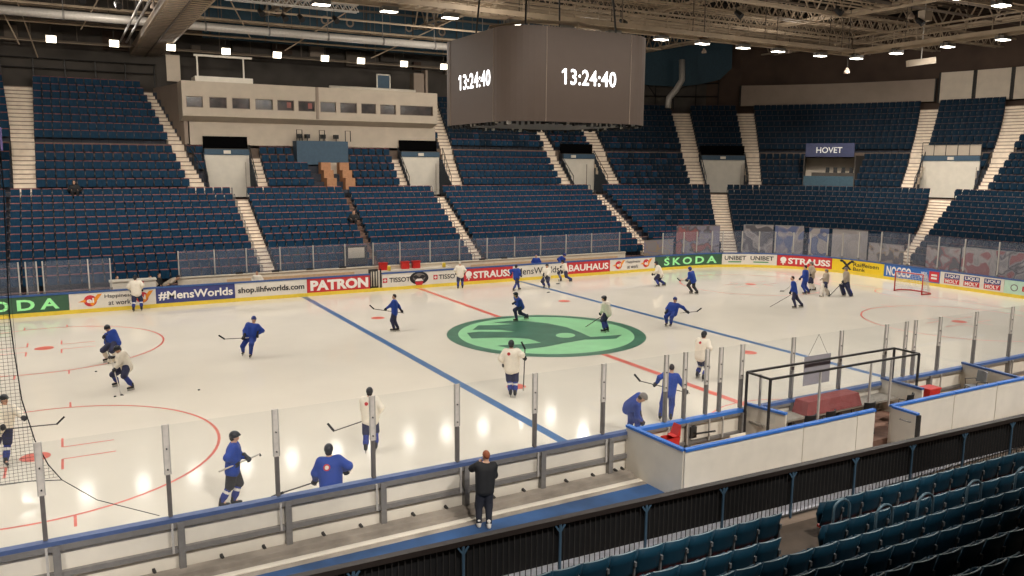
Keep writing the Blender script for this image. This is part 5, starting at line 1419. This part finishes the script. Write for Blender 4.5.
    body = [('e', hp(0,.0,.02), (.076*s,.096*s,.112*s), Rm), ('e', hp(0,.035,-.06), (.056*s,.062*s,.062*s), Rm, .03),
            ('c', hp(0,.09,.0), hp(0,.112,-.03), .012*s, .018*s, .015), ('e', hp(.078,0,-.01), (.014*s,.028*s,.036*s), Rm, .01), ('e', hp(-.078,0,-.01), (.014*s,.028*s,.036*s), Rm, .01),
            ('c', neck-td*.04*s, hp(0,-.015,-.07), .062*s, .056*s, .03),
            ('c', PV-rgt*.06*s, neck-td*.14*s-rgt*.07*s, .115*s, .11*s, .08), ('c', PV+rgt*.06*s, neck-td*.14*s+rgt*.07*s, .115*s, .11*s, .08), ('c', sh[0], sh[1], .07*s, .07*s, .06)]
    for w in (0, 1):
        body += [('c', sh[w], el[w], .062*s, .045*s, .04), ('c', el[w], wr[w], .045*s, .032*s, .03)]
        body += [('c', hip[w], kn[w], .088*s, .06*s, .05), ('c', kn[w], ank[w], .06*s, .042*s, .04), ('c', ank[w], Vector(ft[w])+Vector((0,.06,(.045+lift)*s)), .036*s, .026*s, .02)]
        e1 = (hand[w]-wr[w]).normalized() if (hand[w]-wr[w]).length > .01 else Vector((0,1,0))
        ax = sa if (stick and stick.get('LR'[w]) is not None) else Vector((0,1,0))
        ax = ax-e1*ax.dot(e1); ax = ax.normalized() if ax.length > .05 else e1.cross(Vector((0,0,1))).normalized()
        if (ax.dot(Vector((0,0,1))) if abs(ax.z) > .5 else ax.y) < 0: ax = -ax
        e2 = ax.cross(e1)*(1 if w else -1)
        m = 1.0 if bare else 1.45; c = hand[w]
        fp = [('c', wr[w], c-e1*.01, .03*s*m, .036*s*m, .02), ('c', c-e1*.015-ax*.022*s*m, c-e1*.015+ax*.022*s*m, .026*s*m, .026*s*m, .02)]
        fl = (.88, 1.0, .95, .75)
        for q in range(4):
            o = c+ax*((q-1.5)*.0205*s*m); l = fl[q]*s*m
            p0, p1, p2, p3 = o+e2*.02*s*m, o+e1*.036*l+e2*.02*s*m, o+e1*.05*l-e2*.008*l, o+e1*.03*l-e2*.03*l
            fp += [('c', p0, p1, .0105*s*m, .010*s*m, .006), ('c', p1, p2, .010*s*m, .0095*s*m, .004), ('c', p2, p3, .0095*s*m, .008*s*m, .004)]
        b0 = wr[w]+e1*.025*s+ax*.03*s*m
        fp += [('c', b0, b0+e1*.03*s*m+ax*.015*s*m-e2*.018*s*m, .014*s*m, .012*s*m, .012), ('c', b0+e1*.03*s*m+ax*.015*s*m-e2*.018*s*m, c+e1*.02*s+ax*.022*s*m-e2*.034*s*m, .012*s*m, .010*s*m, .006)]
        if bare: body += fp
        else:
            fp += [('c', wr[w]-e1*.075*s, wr[w], .056*s, .05*s, .02)]
            skin_part('glove', fp, .0085 if dep < 24 else .011, GL if pads is None else pads[1], root)
    skin_part('body', body, min(res, .016 if bare and dep < 24 else .022), SKIN, root)
    # clothing
    bk = 1.2 if skates and socks is not legs else 1.03
    dn = PV-td*.10*s if not pads else PV-td*.04*s
    jer = [('c', dn-rgt*.08*s, neck-td*.17*s-rgt*.1*s, .14*bk*s, .145*bk*s, .09), ('c', dn+rgt*.08*s, neck-td*.17*s+rgt*.1*s, .14*bk*s, .145*bk*s, .09),
           ('c', sh[0]-td*.01, sh[1]-td*.01, .088*s, .088*s, .07), ('c', neck-td*.08*s, neck-td*.02*s, .085*s, .07*s, .04)]
    for w in (0, 1):
        jer += [('c', sh[w]-td*.01, el[w], .09*bk*s, .078*bk*s, .05), ('c', el[w], wr[w]-(wr[w]-el[w]).normalized()*.03*s, .078*bk*s, .056*bk*s, .04)]
    def hemcut(p): return -((p-A(dn)) @ A(td))-.02
    skin_part('jersey' if skates else 'jacket', jer, res, top, root)
    tro = [('c', PV-rgt*.05*s, PV+rgt*.05*s, .13*bk*s, .13*bk*s, .06)]
    for w in (0, 1):
        end = kn[w] if (socks is not legs) else ank[w]
        tro += [('c', hip[w], kn[w]+(kn[w]-hip[w])*.02, .118*bk*s, .095*bk*s, .05)]
        if socks is legs: tro += [('c', kn[w], ank[w]+(kn[w]-ank[w])*.06, .092*s, .07*s, .04)]
    skin_part('trousers', tro, res, legs, root)
    for w in (0, 1):
        if socks is not legs:
            if pads:
                fr = Vector((0,1,0)); d = (ank[w]-kn[w])
                pp = []
                for q in (-.07, 0, .07):
                    pp.append(('c', kn[w]-d*.3+fr*.09+Vector((q*1.2,0,0)), ank[w]+fr*.09+Vector((q*1.2,0,-.06)), .075*s, .07*s, .05))
                skin_part('leg_pad', pp, res, pads[0], root)
            sl = kn[w]-ank[w]; n = sl.normalized(); ll = sl.length
            fn = (lambda c, n=n, a=ank[w], ll=ll: ((((c-A(a)) @ A(n)) > ll*.55) & (((c-A(a)) @ A(n)) < ll*.7)).astype(int)) if stripe else None
            skin_part('sock', [('c', kn[w]+n*.02, ank[w]+n*.32*ll, .086*s, .082*s, .04), ('c', ank[w]+n*.34*ll, ank[w], .074*s, .058*s, .04)], res*.8, [socks, STRIPE], root, matfn=fn)
        fy = Vector((ft[w].x, ft[w].y, ft[w].z)); z0 = lift*s
        bt = [('c', ank[w]-Vector((0,.01,.02)), fy+Vector((0,-.06,z0+.045*s)), .052*s, .045*s, .04), ('c', fy+Vector((0,-.07,z0+.042*s)), fy+Vector((0,.11,z0+.036*s)), .044*s, .036*s, .03), ('c', ank[w]+Vector((0,0,.06)), ank[w], .054*s, .054*s, .03)]
        sk = skin_part('skate' if skates else 'shoe', bt, .016 if dep < 30 else .02, shoes, root)
        if skates:
            mb = MB(); x, y = fy.x, fy.y
            mb.quad8([(x-.004,y-.14,fy.z+.002),(x+.004,y-.14,fy.z+.002),(x+.004,y+.13,fy.z+.002),(x-.004,y+.13,fy.z+.002),(x-.012,y-.12,fy.z+.085),(x+.012,y-.12,fy.z+.085),(x+.012,y+.12,fy.z+.085),(x-.012,y+.12,fy.z+.085)])
            me = mb.mesh('blade', BLADE); o = bpy.data.objects.new('blade', me); C.objects.link(o); o.parent = sk
    # head gear
    if hood:
        skin_part('hood', [('e', hp(0,-.02,.02), (.11*s,.125*s,.14*s), Rm), ('c', neck-td*.03*s, hp(0,-.03,-.05), .1*s, .1*s, .05)], .02, top, root, cut=lambda p: ((p-A(hp(0,.06,0))) @ A(hf)))
    elif helmet is not None:
        ct = lambda p: -((p-A(hp(0,0,.0))) @ A(hu*.92-hf*.36))-.012*s
        skin_part('helmet', [('e', hp(0,-.008,.03), (.102*s,.124*s,.122*s), Rm), ('c', hp(0,.05,.075), hp(0,.118,.055), .055*s, .03*s, .03)], .014 if dep < 30 else .02, helmet, root, cut=ct)
        skin_part('hair', [('e', hp(0,-.035,-.03), (.083*s,.08*s,.085*s), Rm)], .018, hair, root)
    else:
        ct = lambda p: -((p-A(hp(0,.015,.03))) @ A(hu*.75-hf*.66))
        skin_part('hair', [('e', hp(0,-.008,.03), (.086*s,.106*s,.118*s), Rm)], .014 if dep < 30 else .02, hair, root, cut=ct)
    for q in (-1, 1):
        mb = MB(); c = hp(q*.031,.086,.018); mb.lathe([(.004,-.009),(.011,-.004),(.011,.004),(.004,.009)], c, 8)
        o = bpy.data.objects.new('eye', mb.mesh('eye', EYE)); C.objects.link(o); o.parent = root
    mb = MB(); mb.tube([hp(-.024,.086,-.068), hp(0,.095,-.066), hp(.024,.086,-.068)], .0065*s, 6); o = bpy.data.objects.new('mouth', mb.mesh('mouth', LIP)); C.objects.link(o); o.parent = root
    if crest:      # badge laid on the cloth:  (across, up, radius, back?)
        cx, cz, r, bk, mats = crest
        dirv = front*(-1 if bk else 1); mb = MB()
        for lay, (rr, mm) in enumerate(((r, 0), (r*.6, 1))):
            ring_ = []
            for q in range(13):
                a = 2*pi*(q-1)/12; rad = 0 if q == 0 else rr
                o0 = PV+td*cz*s+rgt*(cx+rad*cos(a))+td*(rad*sin(a))+dirv*.5
                t = 0
                for _ in range(40):
                    dd = field(jer, A(o0-dirv*t)[None])[0]
                    if dd < .002: break
                    t += max(.002, dd*.8)
                ring_.append(o0-dirv*(t-.004-.003*lay))
            i = len(mb.v); mb.v += [tuple(v) for v in ring_]
            for q in range(12): mb.f.append((i, i+1+q, i+1+(q+1) % 12)); mb.mi.append(mm)
        o = bpy.data.objects.new('crest', mb.mesh('crest', list(mats))); C.objects.link(o); o.parent = root
    # the stick is a thing of its own
    if stick:
        Tw, Bw = Mw @ T0, Mw @ B0; d = (Bw-Tw).normalized(); butt = Tw-d*stick.get('ext', .12)
        so = thing('hockey_stick', Bw, stick['label'], 'hockey stick', group='hockey sticks')
        mb = MB(); mb.bar(butt, Bw, .032, .024); mb.build('shaft', stick.get('mat', STK), so)
        bd = stick.get('dir'); 
        if bd is not None: e = atdepth(*bd[:2], proj(Bw)[2]+(bd[2] if len(bd) > 2 else 0))-Bw; e = e.normalized()
        else: e = (d*.55+Vector((d.y, -d.x, 0)).normalized()*(.8 if not stick.get('flip') else -.8)); e.z = max(e.z*.3, -.05); e.normalize()
        up = -d-e*(-d).dot(e); up = up.normalized() if up.length > .05 else Vector((0,0,1))
        th = e.cross(up)*.01; bl = stick.get('len', .27); mb = MB(); hb = .03*stick.get('wide', 1)
        p = [Bw+e*(bl*t)+th*(1+1.5*t*t) if False else Bw+e*(bl*t) for t in (-.05, .5, 1)]
        for (p0, p1) in zip(p, p[1:]):
            mb.quad8([p0-up*hb-th, p0-up*hb+th, p1-up*hb+th, p1-up*hb-th, p0+up*hb-th, p0+up*hb+th, p1+up*hb+th, p1+up*hb-th])
        mb.build('blade', stick.get('bmat', BLT), so)
        mb = MB(); mb.bar(butt, butt+d*.14, .038, .03); mb.build('grip_tape', STW, so)
    if Tl > 1.15*want or Tl < .8*want: print('torso', label, round(Tl/want, 2))
    return root

WC = lambda x, z: (x, z, .055, True, (CREST, CREST))
# --- skaters, near to far
person('person in white jersey behind the net at the left edge, stick held out', [(7,467),(-5,460)], (4.5,398), 170, look=-15, legs=P_N, stripe=True,
       stick=dict(T=(1,429.5,-.35), B=(57,424,-.3), R=0.05, L=.57, len=.26, wide=.7, dir=(64,417), label='dark stick held level by the person in white at the left edge'))
person('person in blue jersey and black helmet standing close to the near boards, facing right', [(224,508.5),(236,506)], (234.5,435), 95, stripe=True, legs=P_K, tilt=-8,
       stick=dict(T=(236.5,464,-.15), B=(259.5,454,.25), R=0, L=.5, ext=.42, len=.2, wide=.7, dir=(261.5,457,.3), label='pale stick held level by the person in blue at the near boards', mat=STW))
person('person in blue jersey seen from behind over the near boards, red badge on back', [(326,518),(340,516)], (328.5,447), 352, pelvis=(331,483), legs=P_K, crest=(-.09,.38,.075,True,(CREST,CRESTW)), look=12,
       stick=dict(T=(346,472,.22), B=(283,492.5,.12), R=0, L=.5, dir=(277,495), label='dark stick reaching left from the person in blue behind the near boards'))
person('person in white jersey seen from behind near the boards, stick out to the left', [(366,452),(376,450)], (369.5,390.5), 5, R=(377,417,.02), legs=P_N, crest=(-.08,.40,.05,True,(CREST,CREST)), top=J_W,
       stick=dict(T=(366,420,.28), B=(334,431,.3), L=.0, ext=.2, dir=(331,427.5), label='dark stick held left by the white-clad person facing away', bmat=BLT))
person('person in white jersey from behind holding a stick upright, below the centre emblem', [(510.5,396.5),(515,397)], (511.2,343), 0, legs=P_N, crest=(-.09,.42,.055,True,(CREST,CREST)), stripe=True,
       stick=dict(butt=(523.3,391,.05), B=(525,349,.05), T=(523.3,391,.05), R=.78, ext=.0, dir=(521.5,342), label='stick held upright with its blade in the air below the centre emblem'))
person('person in white jersey skating behind the penalty box glass right of the red line', [(697.8,378),(704,381)], (704.2,334.5), 30, pelvis=(701.5,354.5), R=(708,353.5,-.05), L=(706,352,.3), legs=P_N, stripe=True, crest=(-.02,.42,.05,True,(CREST,CREST)))
person('person in plain blue tracksuit behind the penalty glass with a stick across the hips', [(660,420),(670.5,421)], (672,367), 0, helmet=None, legs=P_B, socks=P_B, top=J_B,
       stick=dict(T=(686.5,392.5,.02), B=(640,381,.02), R=0, L=.68, ext=.1, dir=(634.5,374.5), label='long stick held across the hips of the person in blue tracksuit'))
person('person in blue with grey helmet bending over at the left end of the penalty box', [(629,441),(637,442)], (642,398,-.3), 75, pelvis=(630,406,.1), R=(642.5,423,-.1), L=(640,424,.15), helmet=HE_G, legs=P_B, socks=P_B, tilt=-50)
person('person in white jersey bent forward stickhandling beside the leftmost blue-clad player', [(116,386.5),(131,390.5)], (118,350), 238, pelvis=(125.5,365.3), tilt=-35, helmet=HE_K, stripe=False,
       stick=dict(T=(110.5,357.5,-.1), B=(121,394.5,'ice'), R=0, L=.36, ext=.08, dir=(123.5,396), len=.22, label='pale stick pointing at the pucks at left', mat=STW))
person('person in blue jersey and dark helmet hunched behind the bent white-clad player at left', [(106,362),(117,362.5)], (107.8,329), 225, pelvis=(114,341.5), tilt=-30, socks=SO_W,
       stick=dict(T=(104.2,337,-.12), B=(111,361.5,'ice'), L=0, R=.46, ext=.08, len=.22, label='stick of the hunched blue-clad player at left'))
person('person in blue tracksuit and cap facing us, stick stretched out to the left', [(243,355.5),(250.5,358)], (253.8,319.5), 195, pelvis=(251,336.5), legs=P_B, socks=P_B, helmet=HE_B, L=(257.5,336,-.05),
       stick=dict(T=(243.3,338,-.2), B=(224.5,339,-.2), R=0, ext=.22, dir=(219,335.5), label='stick stretched left by the person in blue tracksuit near the left blue line'))
person('person in blue jersey and dark trousers left of the centre emblem, stick held level', [(393,331.5),(397,331)], (394.2,296), 280, legs=P_N, socks=P_N, helmet=None,
       stick=dict(T=(403,313,.12), B=(374,309,.0), R=0, L=.64, ext=.06, dir=(369.5,305), label='stick held level left of the centre emblem'))
person('person in blue jersey striding at the top of the centre emblem', [(515.7,321.7),(526.4,319.4)], (515.7,295,-.35), 250, pelvis=(520.3,304.8), L=(513.3,303.5,-.15), R=(516,304,.2), legs=P_N, socks=P_N)
person('person in white jersey leaning back at the right of the centre emblem', [(603.4,332.6),(606.5,331.8)], (604.2,299), 285, pelvis=(607.3,311.3), legs=P_N,
       stick=dict(T=(604.5,314.5,-.05), B=(587,326,'ice'), R=0, L=.32, ext=.06, dir=(583.5,327.5), len=.25, label='stick reaching onto the centre emblem from its right'))
person('person in plain blue with arms spread gliding right of the centre emblem', [(666,326),(670.5,326.8)], (674.9,300.5), 200, pelvis=(673,311.3), R=(665.8,312.8,-.1), legs=P_B, socks=P_B, helmet=HE_B,
       stick=dict(T=(688,312.3,-.1), B=(697,311.5,-.1), L=0, ext=.4, dir=(701.5,308), label='stick held out right by the gliding blue-clad person'))
person('person in white jersey by the far red line boards seen from behind', [(458,289.3),(462.5,288.7)], (460,263), 0, legs=P_N, helmet=None, hair=M('cap_pale', (206,198,184), .7))
person('person in blue jersey standing upright before the far red board', [(514,291.5),(519.5,290)], (516.3,266), 40, legs=P_N, L=(510.5,275,.1))
person('small person in white jersey with stick down beside the far blue line', [(544,288),(549,288.4)], (547,265.8), 200, pelvis=(546.8,276.6),
       stick=dict(T=(543.5,275.5,-.2), B=(549.6,292,'ice'), R=0, L=.3, ext=.05, len=.22, label='pale stick beside the far blue line', mat=STW))
person('person in white jersey striding in front of the boxed red board', [(560.2,281.5),(570.6,282)], (562.9,262.5), 245, pelvis=(565,270),
       stick=dict(T=(561,267,-.1), B=(559.3,283.5,'ice'), L=0, R=.3, ext=.05, len=.22, label='pale stick in front of the boxed red board', mat=STW))
person('person in white jersey skating left before the green corner board', [(658,287),(664,286.2)], (656.2,263.4), 275, pelvis=(660.3,273.5), L=(652.6,274.4,-.05), R=(654,274,.2), legs=P_N, helmet=HE_K)
person('person in blue jersey and dark trousers below the green corner board', [(691,293.8),(696.5,294.4)], (689.9,269.2), 300, pelvis=(693,279.3), legs=P_K, socks=P_K, helmet=HE_B,
       stick=dict(T=(687.5,280.5,.1), B=(680.5,281,.1), L=0, R=.2, ext=.12, dir=(677.5,278.5), label='stick held left by the blue-clad person below the green corner board'))
person('front person in blue with a long stick at the goal end, dark hair', [(794.4,308.6),(801,307.6)], (792.4,277.8), 262, legs=P_N, socks=P_N, helmet=None,
       stick=dict(T=(794,293,-.1), B=(771,306.3,'ice'), R=0, L=.2, ext=.1, len=.25, dir=(768,308), label='longest stick at the goal end, blade on the ice'))
person('taller person in plain blue leaning at the goal end, back turned', [(804.5,294.6),(808,293.8)], (805.4,267.5), 290, pelvis=(805.6,278.7), legs=P_B, socks=P_B, helmet=None, L=(800,279,-.05),
       stick=dict(T=(799,279.5,.0), B=(784,291,'ice'), R=0, ext=.08, len=.25, dir=(781.5,291), label='shorter stick at the goal end behind the front blue-clad person', mat=STW))
person('person in pale grey jersey and grey helmet behind the leaning blue-clad person', [(809.5,291.3),(814,291)], (811.6,263.2), 250, top=J_G, legs=P_N, helmet=HE_G, socks=SO_W)
person('goalkeeper with white leg pads, left of the one with dark pads', [(821.5,297),(828,295)], (826.6,270.5), 245, top=J_G, legs=P_N, helmet=HE_G, pads=(SO_W, SO_W), socks=SO_W, L=(820.5,279.5,-.05), R=(823,280,.2))
person('goalkeeper with dark leg pads in front of the yellow board', [(843.8,295.6),(851,296.8)], (846,268.8), 250, top=J_G, legs=P_N, helmet=HE_G, pads=(P_N, GL), socks=P_N if False else SO_B, R=(845,281,.2),
       stick=dict(T=(842,283,-.1), B=(829.5,295.8,'ice'), L=0, ext=.15, len=.3, wide=1.5, dir=(826,298), label='broad goalkeeper stick laid towards the white-padded goalkeeper', mat=BLT))
person('person in white jersey with yellow tag facing the boards at far left', [(133.8,311.5),(142,310.6)], (135,277), 15, legs=P_N, stripe=True, R=(142,290,.1), L=(131,291,.2))
# --- others
person('person in black jacket and dark trousers standing on the blue walkway, ginger hair', [(478.5,526),(488.5,527)], (486,455.5), 350, helmet=None, hair=HAIR_R, top=CL_K, legs=CL_N, socks=CL_N, skates=False, gloves=False, shoes=SHOE_W,
       L=(480.5,460.5,.16), R=(484,470,.28), look=-25)
def staff(label, px, py, y, face, top=J_W, legs=CL_N, hair=HAIR_D, bend=None, helmet=None, cap=None, **k):
    h = at(px, py, y=y); b = Vector((h.x, h.y, 0))
    person(label, None, (px, py, 0), face, pos=(b.x, b.y, 0), top=top, legs=legs, socks=legs, hair=cap or hair, helmet=helmet, skates=False, gloves=False, **k)
def headpx(x, y, z): return proj((x, y, z))
for label, px, py, y, face, top, kw in (
    ('person in white shirt behind the white counter at left', 117, 277.5, 17.3, 160, J_W, {}),
    ('person with pale top just behind the white-jerseyed player at far left', 150.5, 277.5, 17.2, 190, J_G, {}),
    ('person in dark clothes behind the navy hashtag board, beside a white shirt', 159, 275, 17.6, 110, CL_K, {}),
    ('person in blue jacket behind the white board at the far blue line', 536.3, 255.8, 16.0, 180, J_B, {'cap': HE_B}),
    ('person in white behind the web address board near the lower stairs', 257, 272.5, 16.1, 200, J_W, {})):
    p = at(px, py, y=y); dz = p.z
    base = Vector((p.x, p.y, 0))
    q = base.copy(); q.z = 1.66
    sx, sy, _ = proj(q)
    # stand on a low platform or the floor so that the head is where it shows
    lift = min(.5, max(0, p.z-1.66))
    o = person(label, None, face=face, pos=(p.x, p.y, 0), sc=min(1.05, max(.86, p.z/1.68)), top=top, legs=CL_N, socks=CL_N, helmet=None, hair=kw.get('cap', HAIR_D), skates=False, gloves=False,
               R=None, L=None, head=(px, py, proj(p)[2]-proj(base)[2]))
p = at(172, 279, y=17.1); base = Vector((p.x, p.y, 0)); dd = proj(p)[2]-proj(base)[2]
person('person in white shirt leaning over at the left end of the white bench wall', None, (178,277.5,dd), 100, pos=(p.x,p.y,0), pelvis=(167,284,dd), top=J_G, legs=CL_N, socks=CL_N, helmet=None, skates=False, gloves=False, tilt=-30)
p = at(562, 258, y=16.1); base = Vector((p.x, p.y, 0)); dd = proj(p)[2]-proj(base)[2]
person('person in blue hunched over behind the boxed red board', None, (564.5,255,dd), 130, pos=(p.x,p.y,0), pelvis=(560,264,dd), top=J_B, legs=P_B, socks=P_B, helmet=HE_B, skates=False, gloves=False, tilt=-35)
for label, px, row, s_, top, hd in (('person in black hooded jacket sitting alone high in the left lower stand', 74.5, 11, None, CL_K, True), ('person in black sitting beside the narrow brown aisle', 353, 6, None, CL_K, False)):
    d, z = low(row)
    lo_, hi_ = -28, 20
    for _ in range(40):
        mm = (lo_+hi_)/2
        if proj(P(mm, d+.3, z+.8))[0] < px: lo_ = mm
        else: hi_ = mm
    b = P(mm, d+.22, z+.45)
    hx, hy, hz = proj(P(mm, d+.12, z+1.2)); dd = hz-proj(b)[2]
    person(label, None, (hx, hy, dd), 180, pos=tuple(b), seat=.01, top=top, legs=CL_K, socks=CL_K, helmet=None, skates=False, gloves=False, shoes=BLACK, hood=hd, sc=1.0)
# pucks
for k, (px, py) in enumerate(((115,397),(96,372),(199,390.5))):
    p = at(px, py, z=.0); mb = MB(); mb.lathe([(.036,.012),(.04,.017),(.04,.035),(.036,.04)], p, 12)
    single(mb, 'puck', BLACK, p, ('black puck at the feet of the bent white-clad player', 'black puck on the ice left of the bent white-clad player', 'black puck lying alone on open ice')[k], 'puck', 'pucks', True)
print('people', NPEOPLE)
